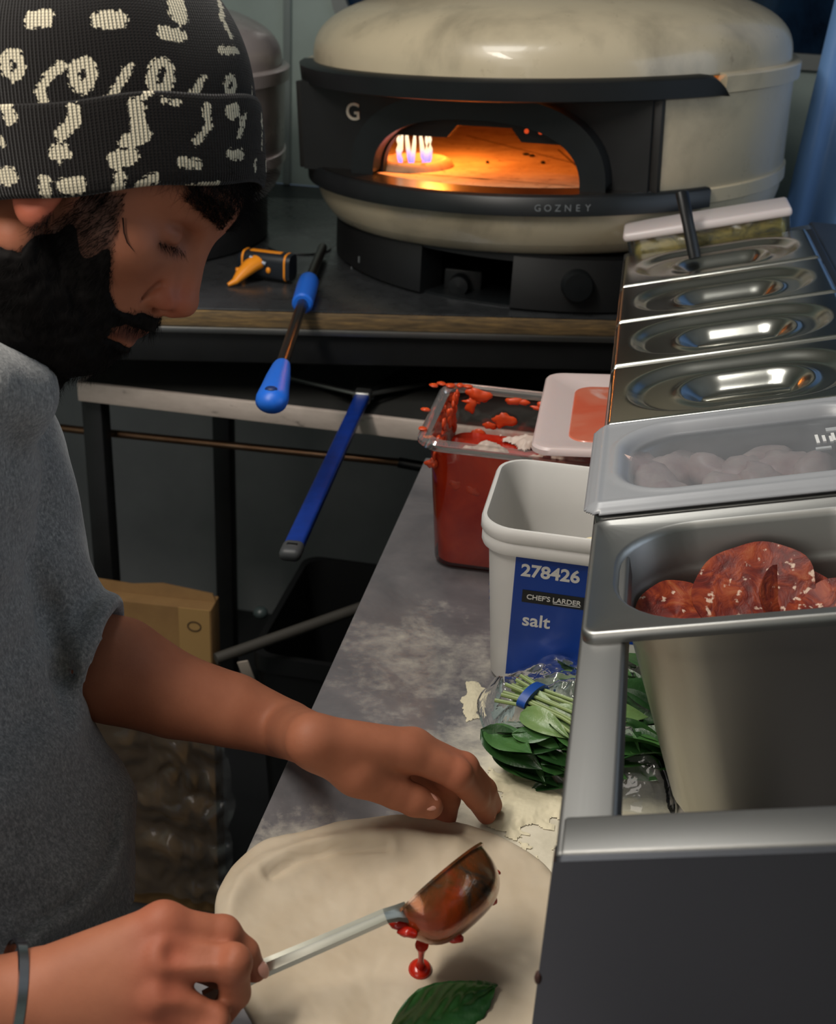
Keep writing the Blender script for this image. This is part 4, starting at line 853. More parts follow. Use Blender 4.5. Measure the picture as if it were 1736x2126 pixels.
# ------------------------------------------------------------------ dough, flour, basil, ladle
t = NT('raw_dough'); v = t.coord('Object'); n = t.noise(v, 18, 5); n2 = t.noise(v, 140, 4)
t.col(t.ramp(n, [(0.3, rgb(188, 171, 146)), (0.7, rgb(202, 188, 166))])); t.set(rough=0.62, sss=0.08, spec=0.35); t.b.inputs['Subsurface Radius'].default_value = (.006, .004, .002); t.bump(n2, 0.12, 0.001); M_dough = t.m
DZ = CZ + 0.006
dpx = [(444, 1890), (452, 1845), (485, 1790), (540, 1745), (600, 1730), (640, 1722), (700, 1705), (780, 1694), (850, 1690), (930, 1700), (1000, 1718), (1060, 1745), (1110, 1775), (1150, 1812), (1200, 1880), (1240, 1960), (1260, 2080), (1230, 2220), (1130, 2340), (980, 2400), (800, 2380), (660, 2290), (570, 2190), (520, 2105), (484, 2040), (452, 1960)]
dw = np.array([at_z(px, py, DZ)[:2] for px, py in dpx])
# closed Catmull-Rom outline
def smooth_closed(P, m=12):
    n = len(P); out = []
    for i in range(n):
        p0, p1, p2, p3 = P[i - 1], P[i], P[(i + 1) % n], P[(i + 2) % n]
        for k in range(m):
            s = k / m; out.append(0.5 * ((2 * p1) + (-p0 + p2) * s + (2 * p0 - 5 * p1 + 4 * p2 - p3) * s * s + (-p0 + 3 * p1 - 3 * p2 + p3) * s ** 3))
    return np.array(out)
dol = smooth_closed(dw, 10); dol[:, 0] = np.where(dol[:, 1] < RO.y + .012, np.minimum(dol[:, 0], RO.x - 0.002), dol[:, 0]); dcen = np.array([-0.10, 0.56])
ridge = np.array([at_z(px, py, DZ)[:2] for px, py in ((470, 1900), (505, 1845), (560, 1800), (640, 1770), (740, 1752), (840, 1748), (940, 1765))])
ridge2 = np.array([at_z(px, py, DZ)[:2] for px, py in ((560, 1830), (620, 1795), (700, 1775), (800, 1772))])
def dpoly(x, y, P):
    d = np.full(x.shape, 9.0)
    for a, b in zip(P[:-1], P[1:]):
        ab = b - a; tt_ = np.clip(((x - a[0]) * ab[0] + (y - a[1]) * ab[1]) / (ab @ ab), 0, 1); d = np.minimum(d, np.hypot(x - a[0] - tt_ * ab[0], y - a[1] - tt_ * ab[1]))
    return d
S = np.concatenate([np.linspace(0.01, 0.86, 46), np.linspace(0.875, 1.0, 14)]); nA = len(dol)
gx2 = dcen[0] + S[:, None] * (dol[None, :, 0] - dcen[0]); gy2 = dcen[1] + S[:, None] * (dol[None, :, 1] - dcen[1])
edge = np.hypot(gx2 - dol[None, :, 0], gy2 - dol[None, :, 1])
hh = 0.0080 * np.sqrt(np.clip(1 - (1 - np.clip(edge / 0.010, 0, 1)) ** 2, 0, 1)) + 0.002
dr = dpoly(gx2, gy2, ridge); dr2 = dpoly(gx2, gy2, ridge2)
hh = hh + 0.0070 * np.exp(-(dr / 0.010) ** 2) * smooth01(edge, 0, .02) - 0.0034 * np.exp(-(dr2 / 0.004) ** 2) + 0.0014 * np.exp(-((dr2 - .007) / 0.0035) ** 2)
P3 = np.stack([gx2, gy2, 0 * gx2], -1).reshape(-1, 3); hh = hh + (0.0016 * vnoise(P3, 22, 5.0, 2) + 0.0005 * vnoise(P3, 90, 2.0, 2)).reshape(hh.shape)
hh = np.maximum(hh, 0.0008); hh[-1] = 0.0008
v, f = loft(np.stack([gx2, gy2, CZ + hh], -1), True, True)
tag(obj('dough', (v, f), M_dough, smooth=180), 'large round stretched raw pizza dough lying on the floured counter', 'dough')
# loose flour in low drifts
def drift(c, rx, ry, hmax, seed, thr, name, label):
    nx, ny = 150, 130; x, y = np.meshgrid(np.linspace(-rx, rx, nx), np.linspace(-ry, ry, ny)); q = np.stack([x + c[0], y + c[1], 0 * x], -1).reshape(-1, 3)
    z = (vnoise(q, 22, seed, 4) * .6 + vnoise(q, 75, seed + 4, 3) * .3).reshape(x.shape) + .55 - 1.05 * np.hypot(x / rx, y / ry) ** 1.4 - thr
    k_ = z > 0; idx = -np.ones(x.shape, int); idx[k_] = np.arange(k_.sum())
    ff = [[idx[i, j], idx[i, j + 1], idx[i + 1, j + 1], idx[i + 1, j]] for i in range(ny - 1) for j in range(nx - 1) if k_[i, j] and k_[i, j + 1] and k_[i + 1, j] and k_[i + 1, j + 1]]
    fine = (vnoise(q, 300, 1.0, 2) * .0006).reshape(x.shape)
    tag(obj(name, (np.stack([x + c[0], y + c[1], CZ + 0.0004 + np.minimum(hmax, hmax * 2.2 * z) + np.abs(fine)], -1)[k_], ff), M_flour, smooth=180), label, 'flour', kind='stuff')
M_flour = simple('flour_heap', rgb(224, 214, 184), 0.9, 0, 0.06, 60, 0.3, 260)
drift((-0.010, 0.785), .085, .075, .0035, 3.0, .12, 'flour', 'cream flour drift on the counter between the dough and the basil bag')
drift((0.085, 0.735), .10, .05, .003, 8.0, .0, 'flour', 'flour on the counter under the near end of the topping rail')
drift((-0.082, 0.905), .022, .065, .002, 5.0, .16, 'flour', 'thin streak of flour piled along the left foot of the salt tub')
# basil
def leaf(L, wd, cup, bend, seed, nu=14, nv=9, wav=0.05):
    u = np.linspace(0, 1, nu); V_ = np.linspace(-1, 1, nv); pts = []
    for a in u:
        w = wd * (math.sin(PI * min(1, a * 1.02) ** .8) ** .75 + .02) * (1 - .25 * a)
        for b in V_:
            pts.append((L * a, w * b, cup * w * abs(b) ** 1.3 + bend * L * (a - .3) ** 2 + wav * wd * math.sin(9 * a + 4 * b + seed) * abs(b) + .02 * wd * math.cos(b * 9)))
    P = np.array(pts); return P, grid_faces(nu, nv)
def leaf_mat(name, a, b, vein):
    t = NT(name); v = t.coord('Object'); n = t.noise(v, 26, 5); t.col(t.ramp(n, [(0.3, a), (0.7, b)])); t.set(rough=0.34, spec=0.5, sss=0.05); t.bump(t.noise(v, 120, 4), 0.35, 0.002); return t.m
LMATS = [leaf_mat('basil_dark', rgb(26, 54, 26), rgb(44, 82, 38), 0), leaf_mat('basil_mid', rgb(44, 82, 40), rgb(70, 112, 56), 0), leaf_mat('basil_pale', rgb(92, 124, 72), rgb(128, 152, 92), 0)]
bb = thing('basil_bunch', 'bunch of green basil tied with blue tape inside the clear bag', 'basil', (0.01, 0.86, CZ))
rg = random.Random(21)
c_b = [at_z(px, py, CZ + .03)[:2] for px, py in ((1100, 1540), (1170, 1500), (1250, 1510), (1320, 1500), (1150, 1570), (1260, 1570), (1320, 1580), (1220, 1460), (1200, 1545), (1300, 1450))]
for k in range(150):
    c = c_b[k % len(c_b)]; lay = k / 150
    L = rg.uniform(.036, .060); vf = leaf(L, L * rg.uniform(.24, .34), rg.uniform(.1, .6), rg.uniform(-.5, .2), k)
    yaw = rg.gauss(-0.25, .35) + (PI if rg.random() < .45 else 0)
    M = Matrix.Translation((c[0] + rg.uniform(-.016, .016) - .026 * math.cos(yaw), c[1] + rg.uniform(-.012, .012), CZ + .012 + .034 * lay + rg.uniform(0, .008))) @ Euler((rg.gauss(0, .4), rg.gauss(0, .22), yaw)).to_matrix().to_4x4()
    v, f = xf(vf, M)[:2]; v[:, 2] = np.maximum(v[:, 2], CZ + .003)
    if v[:, 0].min() < -.066 or v[:, 1].min() < .785 or v[:, 0].max() > .115: continue
    lo_ = obj('leaf', (v, f), LMATS[0 if rg.random() < .5 else 1], bb, 180)
for k, (px, py, L) in enumerate(((1065, 1440, .050), (1080, 1478, .050), (1150, 1425, .035), (1125, 1480, .055), (1220, 1480, .05))):
    p = at_z(px, py, CZ + .055); vf = leaf(L, L * .24, .3, -.3, k + 90); M = Matrix.Translation(Vector(p)) @ Euler((.5, -.1, (-.55, -.6, .9, -.3, .1)[k])).to_matrix().to_4x4()
    obj('leaf', xf(vf, M), LMATS[2], bb, 180)
s0, s1 = at_z(1075, 1432, CZ + .058), at_z(1185, 1478, CZ + .060); ds = s1 - s0; wn = np.cross(ds / np.linalg.norm(ds), (0, 0, 1))
for k in range(11):
    o_ = wn * (k - 5) * .0028 + np.array([0, 0, .0025 * math.sin(k * 2.4)])
    obj('stem', tube([s0 - ds * (.1 + .1 * rg.random()) + o_ * 1.5, s0 + ds * .3 + o_, s1 + o_ * 1.2, s1 + ds * (.3 + .4 * rg.random()) + o_ * 1.8], [.0018, .0017, .0015, .0012], 8), simple('stem_pale', rgb(132, 150, 92), 0.45), bb)
bm_ = s0 + ds * .28; rr_ = []
for k in range(24):
    a = 2 * PI * k / 24; rr_.append(bm_ + wn * .0185 * math.cos(a) + np.array([0, 0, .0085 * math.sin(a)]))
rr_ = np.array(rr_); dd = ds / np.linalg.norm(ds) * .004
obj('tape_band', loft([rr_ - dd, rr_ + dd], True, True), simple('blue_tape', rgb(20, 70, 150), 0.4), bb)
# clear bag over the bunch
M_bag = clear_film('clear_bag', (0.93, 0.95, 0.93, 1), 0.035, 0.06, 0.12, 0.7)
bol = smooth_closed(np.array([at_z(px, py, CZ + .002)[:2] for px, py in ((992, 1455), (1005, 1520), (1060, 1580), (1120, 1632), (1200, 1668), (1300, 1690), (1395, 1702), (1390, 1620), (1375, 1500), (1360, 1420), (1250, 1405), (1130, 1405), (1040, 1420))]), 10)
bcen = np.array([0.012, 0.862]); S = np.linspace(0.02, 1.0, 44)
bx2 = bcen[0] + S[:, None] * (bol[None, :, 0] - bcen[0]); by2 = bcen[1] + S[:, None] * (bol[None, :, 1] - bcen[1])
q = np.stack([bx2, by2, 0 * bx2], -1).reshape(-1, 3)
ridges = (np.abs(vnoise(q, 24, 3.0, 2)) * .020 + np.abs(vnoise(q, 60, 7.0, 2)) * .006).reshape(bx2.shape)
bh = 0.004 + .052 * np.clip(1 - (S[:, None] * 1.02) ** 2.2, 0, 1) ** .75 + ridges * np.clip((1 - S[:, None]) * 5, .15, 1)
tag(obj('plastic_bag', loft(np.stack([bx2, by2, CZ + bh], -1), True, False), M_bag, smooth=180), 'clear shiny plastic bag around the basil, beside the floury salt tub', 'bag')
# ladle
t = NT('saucy_steel'); v = t.coord('Object'); n = t.noise(v, 26, 5, 0.6, 0.8); n2 = t.noise(v, 70, 4, 0.6)
t.col(t.ramp(n, [(0.36, rgb(150, 138, 122)), (0.47, rgb(140, 84, 44)), (0.6, rgb(128, 56, 24)), (0.74, rgb(170, 62, 18))])); t.l(t.ramp(n, [(0.40, 0.95), (0.62, 0.25)]), t.b.inputs['Metallic']); t.set(rough=0.2, coat=0.5); t.bump(n2, 0.25, 0.002); M_sau = t.m
la = thing('ladle', 'steel ladle coated in tomato sauce held over the raw dough', 'ladle', at_z(910, 1880, CZ + .03))
E0, E1 = at_z(832, 1890, .988), at_z(984, 1774, .975); bc_ = (E0 + E1) / 2; av = (E1 - E0) / 2; ra = np.linalg.norm(av); av = av / ra
vw = bc_ - CC; vw /= np.linalg.norm(vw); dn = np.cross(av, vw); dn /= np.linalg.norm(dn)
if (dn @ CU) > 0: dn = -dn
bv = np.cross(dn, av); 
if bv @ vw < 0: bv = -bv
tl3 = math.radians(7); dn, bv = dn * math.cos(tl3) - bv * math.sin(tl3) * 1, bv * math.cos(tl3) + dn * math.sin(tl3) * 1
rb, dp = .030, .0345; prof = []
for k in range(15): u_ = k / 14 * PI / 2; prof.append((max(.02, math.cos(u_) ** (2 / 3.0)), dp * math.sin(u_) ** (2 / 2.6)))
inner = [(r * .955 - .0, d - .0013) for r, d in prof[::-1]]
a_ = np.linspace(0, 2 * PI, 56, endpoint=False); rings = []
for r, d in [(prof[0][0] * 1.045, -.0006), (prof[0][0] * 1.045, .0010)] + prof:
    rings.append(bc_ + av * (ra * r * np.cos(a_))[:, None] + bv * (rb * r * np.sin(a_))[:, None] + dn * d)
rings_i = [bc_ + av * (ra * r * np.cos(a_))[:, None] + bv * (rb * r * np.sin(a_))[:, None] + dn * max(d, -.0006) for r, d in inner]
obj('bowl', loft(rings + rings_i + [rings[0]], False, False), M_sau, la, 60)
hp = [at_d(425, 2076, .744), at_d(545, 2012, .750), at_d(690, 1950, .742), at_z(800, 1902, .990), E0 - av * .004, E0 + av * .004 + dn * .004]
hp = [np.array(p) for p in hp]
side = np.cross(hp[2] - hp[1], vw); side /= np.linalg.norm(side)
rows = []; wds = [.0058, .0056, .0050, .0046, .0050, .0070]
for p, w in zip(hp, wds): rows.append(np.array([p + side * w, p + side * w * .5 - vw * .0016, p - vw * .0011, p - side * w * .5 - vw * .0016, p - side * w, p - side * w + vw * .0014, p + vw * .0016, p + side * w + vw * .0014]))
obj('handle', loft(rows), steel('ladle_steel', rgb(206, 206, 192), 0.42), la, 30)
for k, (px, py, r) in enumerate(((832, 1922, .0038), (846, 1936, .0034), (820, 1914, .0030), (762, 1918, .0022), (940, 1948, .0036), (1022, 1810, .0030), (1014, 1868, .0034))):
    p = at_z(px, py, .978 if k < 4 else .962); v, f = ellipsoid((0, 0, 0), (r * 1.9, r, r * .9), 16, 10); obj('sauce_drip', (v * (1 + .3 * vnoise(v, 200, k)[:, None]) + p, f), M_sauce, la, 180)
p0 = at_z(876, 1962, .955); p2 = at_z(873, 2008, CZ + .013)
obj('falling_strand', tube([p0, p0 * .7 + p2 * .3, p0 * .3 + p2 * .7, p2], [.0044, .0022, .0018, .0036], 12), M_sauce, la)
v, f = ellipsoid(at_z(872, 2012, CZ + .011), (.0078, .0085, .0050), 20, 12); tag(obj('sauce_drop', (v, f), M_sauce, smooth=180), 'red drop of tomato sauce on the dough under the ladle', 'sauce')
# single leaf on the dough
l0, l1 = at_z(808, 2150, CZ + .012), at_z(1040, 2050, CZ + .020); LL = np.linalg.norm(l1 - l0)
vf = leaf(LL, LL * .30, .45, -.18, 4, 40, 25, .10)
P, f = vf; vein = np.zeros(len(P)); vein = .0012 * np.exp(-(np.abs(P[:, 1]) / .0012) ** 2)
tt_ = np.abs(P[:, 1]) * 1.4; ph = (P[:, 0] - tt_) / LL; P = P.copy(); P[:, 2] += -.0014 * np.abs(np.sin(ph * 22)) ** 6 + vein * .6
sl_ = obj('basil_leaf', xf((P, f), frame(l0, l1 - l0, (-(l1 - l0)[1], (l1 - l0)[0], 0.12))), leaf_mat('fresh_leaf', rgb(24, 62, 28), rgb(46, 96, 44), 0), smooth=180)
tag(sl_, 'single dark green basil leaf lying on the dough beside the red drop', 'leaf'); so = sl_.modifiers.new('leaf', 'SOLIDIFY'); so.thickness = .0006
# ------------------------------------------------------------------ signed-distance modelling for the cook
def s_cap(a, b, ra, rb=None, k=0.01):
    return ('c', np.array(a, float), np.array(b, float), ra, ra if rb is None else rb, k)
def s_ell(c, r, Rm=None, k=0.01):
    return ('e', np.array(c, float), np.array(r, float), np.eye(3) if Rm is None else np.array(Rm, float), 0, k)
def s_eval(pr, P):
    if pr[0] == 'c':
        _, a, b, ra, rb, _k = pr; ab = b - a; t_ = np.clip(((P - a) @ ab) / (ab @ ab + 1e-12), 0, 1)
        return np.linalg.norm(P - a - t_[:, None] * ab, axis=1) - (ra + t_ * (rb - ra))
    if pr[0] == 'e':
        _, c, r, Rm, _, _k = pr; q = (P - c) @ Rm; k0 = np.linalg.norm(q / r, axis=1); k1 = np.linalg.norm(q / (r * r), axis=1) + 1e-9
        return k0 * (k0 - 1.0) / k1
    if pr[0] == 't':
        _, c, ax, R_, r_, _k = pr; q = P - c; h_ = q @ ax; return np.hypot(np.linalg.norm(q - h_[:, None] * ax, axis=1) - R_, h_) - r_
def s_min(a, b, k):
    h_ = np.maximum(k - np.abs(a - b), 0) / k; return np.minimum(a, b) - h_ * h_ * k * 0.25
def s_union(prims, P, d=None):
    for pr in prims:
        e = s_eval(pr, P); d = e if d is None else s_min(d, e, max(pr[5], 1e-5))
    return d
def s_sub(d, pr, P):
    return -s_min(-d, s_eval(pr, P), max(pr[5], 1e-5))
def sdf_mesh(fn, lo, hi, h, slack=1.7):
    lo = np.array(lo, float); B = 8; n = (np.ceil((np.array(hi) - lo) / h / B).astype(int) + 1)
    N = n * B + 1; G = np.full(N, 1.0, np.float32)
    bi = np.stack(np.meshgrid(*[np.arange(k) for k in n], indexing='ij'), -1).reshape(-1, 3)
    dc = fn(lo + (bi * B + B / 2) * h); act = np.abs(dc) < B * h * 0.87 * slack
    for b, d_, a in zip(bi, dc, act):
        if not a and d_ < 0: G[b[0] * B:b[0] * B + B + 1, b[1] * B:b[1] * B + B + 1, b[2] * B:b[2] * B + B + 1] = -1.0
    loc = np.stack(np.meshgrid(*[np.arange(B + 1)] * 3, indexing='ij'), -1).reshape(-1, 3); ab_ = bi[act]
    for s in range(0, len(ab_), 256):
        ch = ab_[s:s + 256]; I = (ch[:, None, :] * B + loc[None]).reshape(-1, 3); G[I[:, 0], I[:, 1], I[:, 2]] = fn(lo + I * h)
    S_ = G < 0; c8 = [S_[i:N[0] - 1 + i, j:N[1] - 1 + j, k:N[2] - 1 + k] for i in (0, 1) for j in (0, 1) for k in (0, 1)]
    al = np.logical_and.reduce(c8); an = np.logical_or.reduce(c8); cell = an & ~al; ci = np.argwhere(cell)
    vid = -np.ones(cell.shape, np.int32); vid[cell] = np.arange(len(ci))
    acc = np.zeros((len(ci), 3)); cnt = np.zeros(len(ci))
    cor = np.array([(i, j, k) for i in (0, 1) for j in (0, 1) for k in (0, 1)])
    for a in range(8):
        for b in range(a + 1, 8):
            if np.abs(cor[a] - cor[b]).sum() != 1: continue
            pa, pb = ci + cor[a], ci + cor[b]; ga, gb = G[tuple(pa.T)], G[tuple(pb.T)]; m = (ga < 0) != (gb < 0)
            t_ = np.where(m, ga / np.where(m, ga - gb, 1), 0); acc += m[:, None] * (pa + t_[:, None] * (cor[b] - cor[a])); cnt += m
    V = lo + acc / cnt[:, None] * h; Fq = []
    for ax in range(3):
        u_, w_ = [(1, 2), (2, 0), (0, 1)][ax]; sl0 = [slice(1, N[k] - 1) for k in range(3)]; sl0[ax] = slice(0, N[ax] - 1); sl1 = list(sl0); sl1[ax] = slice(1, N[ax])
        A = S_[tuple(sl0)]; Bq = S_[tuple(sl1)]; e = np.argwhere(A != Bq); 
        if not len(e): continue
        sg = A[tuple(e.T)]; off = np.ones(3, int); off[ax] = 0; e = e + off
        def vv(du, dw): q = e.copy(); q[:, u_] -= du; q[:, w_] -= dw; return vid[tuple(q.T)]
        q = np.stack([vv(1, 1), vv(0, 1), vv(0, 0), vv(1, 0)], 1); q[~sg] = q[~sg][:, ::-1]; Fq.append(q[(q >= 0).all(1)])
    return V, np.vstack(Fq)
def relax(V, Fq, it=2, lam=0.5):
    n = len(V)
    for _ in range(it):
        s = np.zeros_like(V); c = np.zeros(n)
        for k in range(4):
            a, b = Fq[:, k], Fq[:, (k + 1) % 4]; 
            for d in range(3): s[:, d] += np.bincount(a, V[b, d], n) + np.bincount(b, V[a, d], n)
            c += np.bincount(a, minlength=n) + np.bincount(b, minlength=n)
        V = V + lam * (s / np.maximum(c, 1)[:, None] - V)
    return V
def normals(V, Fq):
    fnrm = np.cross(V[Fq[:, 2]] - V[Fq[:, 0]], V[Fq[:, 3]] - V[Fq[:, 1]]); nn = np.zeros_like(V)
    for k in range(4):
        for d in range(3): nn[:, d] += np.bincount(Fq[:, k], fnrm[:, d], len(V))
    return nn / (np.linalg.norm(nn, axis=1)[:, None] + 1e-12)
def march(fn, px, py, d0=0.5, d1=1.4):
    for d in np.arange(d0, d1, 0.002):
        if fn(at_d(px, py, d)[None])[0] < 0: return at_d(px, py, d)
    return at_d(px, py, d1)

# head frame: face pitched down, seen in profile
pt_ = math.radians(33); Fw = CR * math.cos(pt_) - CU * math.sin(pt_)
nr_ = -CF * .5 - _Fh * .5; nr_ /= np.linalg.norm(nr_); nr_ -= (nr_ @ Fw) * Fw; nr_ /= np.linalg.norm(nr_)
HL = -nr_; HU = np.cross(Fw, HL); HR = np.stack([Fw, HL, HU], 1)
HO = at_d(430, 490, .84) - HR @ np.array([.100, 0, .030])
def H(x, y, z): return HO + HR @ (np.array([x, y, z], float) * .001)
def hc(a, b, ra, rb=None, k=10): return s_cap(H(*a), H(*b), ra * .001, None if rb is None else rb * .001, k * .001)
def he(c, r, k=10, rot=None): return s_ell(H(*c), np.array(r) * .001, HR if rot is None else HR @ np.array(rot.to_3x3()), k * .001)
def both(f, c, *a, **kw): return [f((c[0], s * c[1], c[2]), *a, **kw) for s in (1, -1)]
skull = [he((6, 0, 52), (97, 76, 82)), he((46, 0, 0), (54, 58, 66), 20), he((60, 0, 52), (46, 58, 34), 20), he((68, 0, -44), (25, 31, 30), 18),
         he((64, 0, -78), (16, 20, 14), 14)]
skull += both(he, (64, 44, 2), (26, 21, 20), 16)
for s in (1, -1):
    skull += [hc((8, s * 56, -36), (58, s * 16, -76), 18, 14, 16), hc((96, s * 8, 52), (84, s * 42, 50), 9, 8.5, 9)]
sock = both(he, (99, 34, 21), (15, 17, 11), 9)
feat = []
for s in (1, -1):
    feat += [he((81, s * 33, 20), (13.5, 15, 12.5), 4), hc((84, s * 10, 22), (96, s * 13, -16), 8, 8.5, 8), he((97, s * 15.5, -21), (12.5, 7.5, 9.0), 3),
             hc((90, s * 2, -52), (80, s * 21, -57), 5.2, 3.4, 5), hc((86.5, s * 2, -63), (78, s * 19, -59), 5.8, 3.6, 5), hc((88, 0, -36), (88, 0, -46), 8, 7, 8)]
feat += [hc((94.5, 0, 32), (108, 0, -14), 6.6, 9.0, 9), he((107.5, 0, -19.5), (11.5, 11.5, 10), 6), hc((96, 0, -30), (104, 0, -28), 4, 5, 6)]
nost = both(he, (101, 8.0, -30.5), (8, 4.2, 5.5), 2.0) + [hc((94, s * 22.5, -13), (87, s * 23, -29), 1.8, 1.3, 5) for s in (1, -1)] + [hc((89, 2, -57.5), (81, 22, -58.5), 1.3, 1.0, 3), hc((89, -2, -57.5), (81, -22, -58.5), 1.3, 1.0, 3)]
lid_groove = [hc((95.0, -24, 14.5), (89, -46, 15), 1.1, 0.8, 2.5), hc((94.5, -22, 28), (88, -45, 28), 1.3, 0.9, 4)]
ears = []
for s in (1, -1):
    ears += [he((12, s * 77, 10), (17, 7, 28), 5), he((17, s * 77.5, -10), (10, 6.5, 10.5), 5)]
neck = [s_cap(H(-22, 0, -20), at_d(-120, 930, .86), .050, .052, .03)]
Nb = at_d(-70, 930, .86)
def f_head(P):
    d = s_union(skull, P)
    for q in sock: d = s_sub(d, q, P)
    d = s_union(feat, P, d)
    for q in nost + lid_groove: d = s_sub(d, q, P)
    d = s_union(ears, P, d); d = s_sub(d, he((12, -86, 8), (10, 6, 17), 4), P)
    return s_union(neck, P, d)

# arms and hands -- chains of (pixel, height or depth, radius)
def Z(px, py, z): return at_z(px, py, z)
LE = at_d(70, 1350, .985)
L_arm = [(LE, .043), (at_d(242, 1392, .985), .0440), (at_d(363, 1444, .99), .0350), (at_d(484, 1475, .995), .0305), (at_d(600, 1516, .998), .0238), (Z(648, 1536, 1.003), .0198)]
wr = L_arm[-1][0]
def chain(pts, k): return [s_cap(a[0], b[0], a[1], b[1], k) for a, b in zip(pts[:-1], pts[1:])]
mI, mM, mR, mP = Z(846, 1561, .984), Z(858, 1551, .981), Z(858, 1553, .970), Z(838, 1562, .958)
lh_palm = chain(L_arm, .003) + [s_cap(wr, mI, .0172, .0140, .005), s_cap(wr, mM, .0168, .0138, .005), s_cap(wr, mR, .0160, .0132, .005), s_cap(wr, mP, .0145, .0120, .005),
           s_cap(Z(672, 1566, .990), Z(742, 1600, .975), .0150, .0165, .010), s_cap(Z(742, 1590, .972), Z(815, 1580, .965), .013, .011, .018)]
lh_f = [[(mI, .0130), (Z(948, 1607, .966), .0112), (Z(990, 1655, .936), .0094), (Z(1010, 1691, .911), .0078)],
        [(mM, .0130), (Z(962, 1594, .958), .0112), (Z(1006, 1640, .930), .0094), (Z(1023, 1672, .909), .0078)],
        [(mR, .0124), (Z(922, 1612, .950), .0106), (Z(932, 1660, .925), .0088), (Z(929, 1696, .909), .0076)],
        [(mP, .0112), (Z(884, 1622, .940), .0092), (Z(898, 1664, .918), .0080), (Z(900, 1690, .908), .0068)],
        [(Z(740, 1604, .974), .0165), (Z(822, 1644, .955), .0124), (Z(862, 1662, .948), .0118), (Z(894, 1674, .943), .0096)]]
def f_lhand(P):
    d = s_union(lh_palm, P)
    for i, ch in enumerate(lh_f):
        e = s_union(chain(ch, .003), P)
        if i < 4: e = s_min(e, s_eval(s_ell(ch[1][0], (ch[1][1] * 1.06,) * 3), P), .003)
        d = s_min(d, e, .007)
    d = s_sub(d, s_cap(Z(764, 1558, .980), Z(800, 1588, .968), .0022, .0012, .008), P)
    return d
RE = at_d(-330, 2190, 0.6660)
wr2 = at_d(28, 2096, 0.7076)
R_arm = [(RE, .045), (at_d(-140, 2145, 0.6891), .040), (wr2, .0290)]
kI, kM, kR, kP = at_d(338, 1922, 0.7169), at_d(345, 1992, 0.7049), at_d(338, 2068, 0.6993), at_d(318, 2140, 0.6993)
rh_palm = chain(R_arm, .02) + [s_cap(wr2 + np.array([0, 0, .006]), kI, .0255, .0145, .013), s_cap(wr2, kM, .0245, .0140, .010), s_cap(wr2, kR, .0240, .0135, .010), s_cap(wr2, kP, .0230, .0125, .010),
           s_cap(at_d(100, 2040, 0.7308), at_d(290, 1985, 0.7400), .022, .016, .014), s_ell(kI, (.0138,) * 3, None, .006), s_ell(kM, (.0142,) * 3, None, .006), s_ell(kR, (.0138,) * 3, None, .006)]
rh_f = [[(kI, .0132), (at_d(462, 1940, 0.7289), .0116), (at_d(508, 1978, 0.7363), .0098), (at_d(531, 2016, 0.7400), .0080)],
        [(kM, .0132), (at_d(482, 2000, 0.7067), .0118), (at_d(488, 2062, 0.7178), .0102), (at_d(462, 2104, 0.7308), .0090)],
        [(kR, .0128), (at_d(438, 2122, 0.7012), .0112), (at_d(445, 2168, 0.7169), .0098), (at_d(420, 2190, 0.7308), .0088)],
        [(kP, .0116), (at_d(398, 2196, 0.7030), .0100), (at_d(410, 2232, 0.7197), .0088), (at_d(395, 2245, 0.7308), .008)],
        [(at_d(285, 1990, 0.7419), .016), (at_d(385, 1990, 0.7511), .0128), (at_d(455, 2016, 0.7474), .0112), (at_d(490, 2028, 0.7456), .0100)]]
def f_rhand(P):
    d = s_union(rh_palm, P)
    for i, ch in enumerate(rh_f):
        e = s_union(chain(ch, .003), P)
        if i < 4: e = s_min(e, s_eval(s_ell(ch[1][0], (ch[1][1] * 1.07,) * 3), P), .003)
        d = s_min(d, e, .006)
    for a, b in ((kI, kM), (kM, kR), (kR, kP)):     # valleys between the knuckles
        m = (a + b) / 2; d = s_sub(d, s_cap(m - CF * .016 + CR * .010, m - CF * .012 + CR * .030, .004, .005, .010), P)
    return d + .0011
# torso inside the shirt, legs
tors = [s_cap(Nb + CR * -.02, at_d(-170, 1350, .87), .055, .085, .05), s_cap(at_d(-170, 1350, .87), (-.52, .62, .86), .085, .10, .05), s_cap(Nb, at_d(-60, 1010, .95), .05, .045, .04), s_cap(at_d(-60, 1010, .95), LE, .045, .046, .03), s_cap(Nb, at_d(-330, 1050, .74), .06, .055, .04), s_cap(at_d(-330, 1050, .74), RE, .055, .046, .03)]
hips = np.array((-.50, .62, .86)); LG = []
for s in (1, -1): LG += [s_cap(hips + np.array((0, .08 * s, -.02)), (-.50, .62 + .11 * s, .47), .088, .058, .04), s_cap((-.50, .62 + .11 * s, .47), (-.53, .62 + .11 * s, .07), .056, .040, .02), s_cap((-.53, .62 + .11 * s, .045), (-.40, .62 + .11 * s, .036), .040, .032, .02)]
def f_core(P): return np.minimum(np.maximum(s_union(tors, P), f_shirt0(P) + .010), s_union(LG, P))

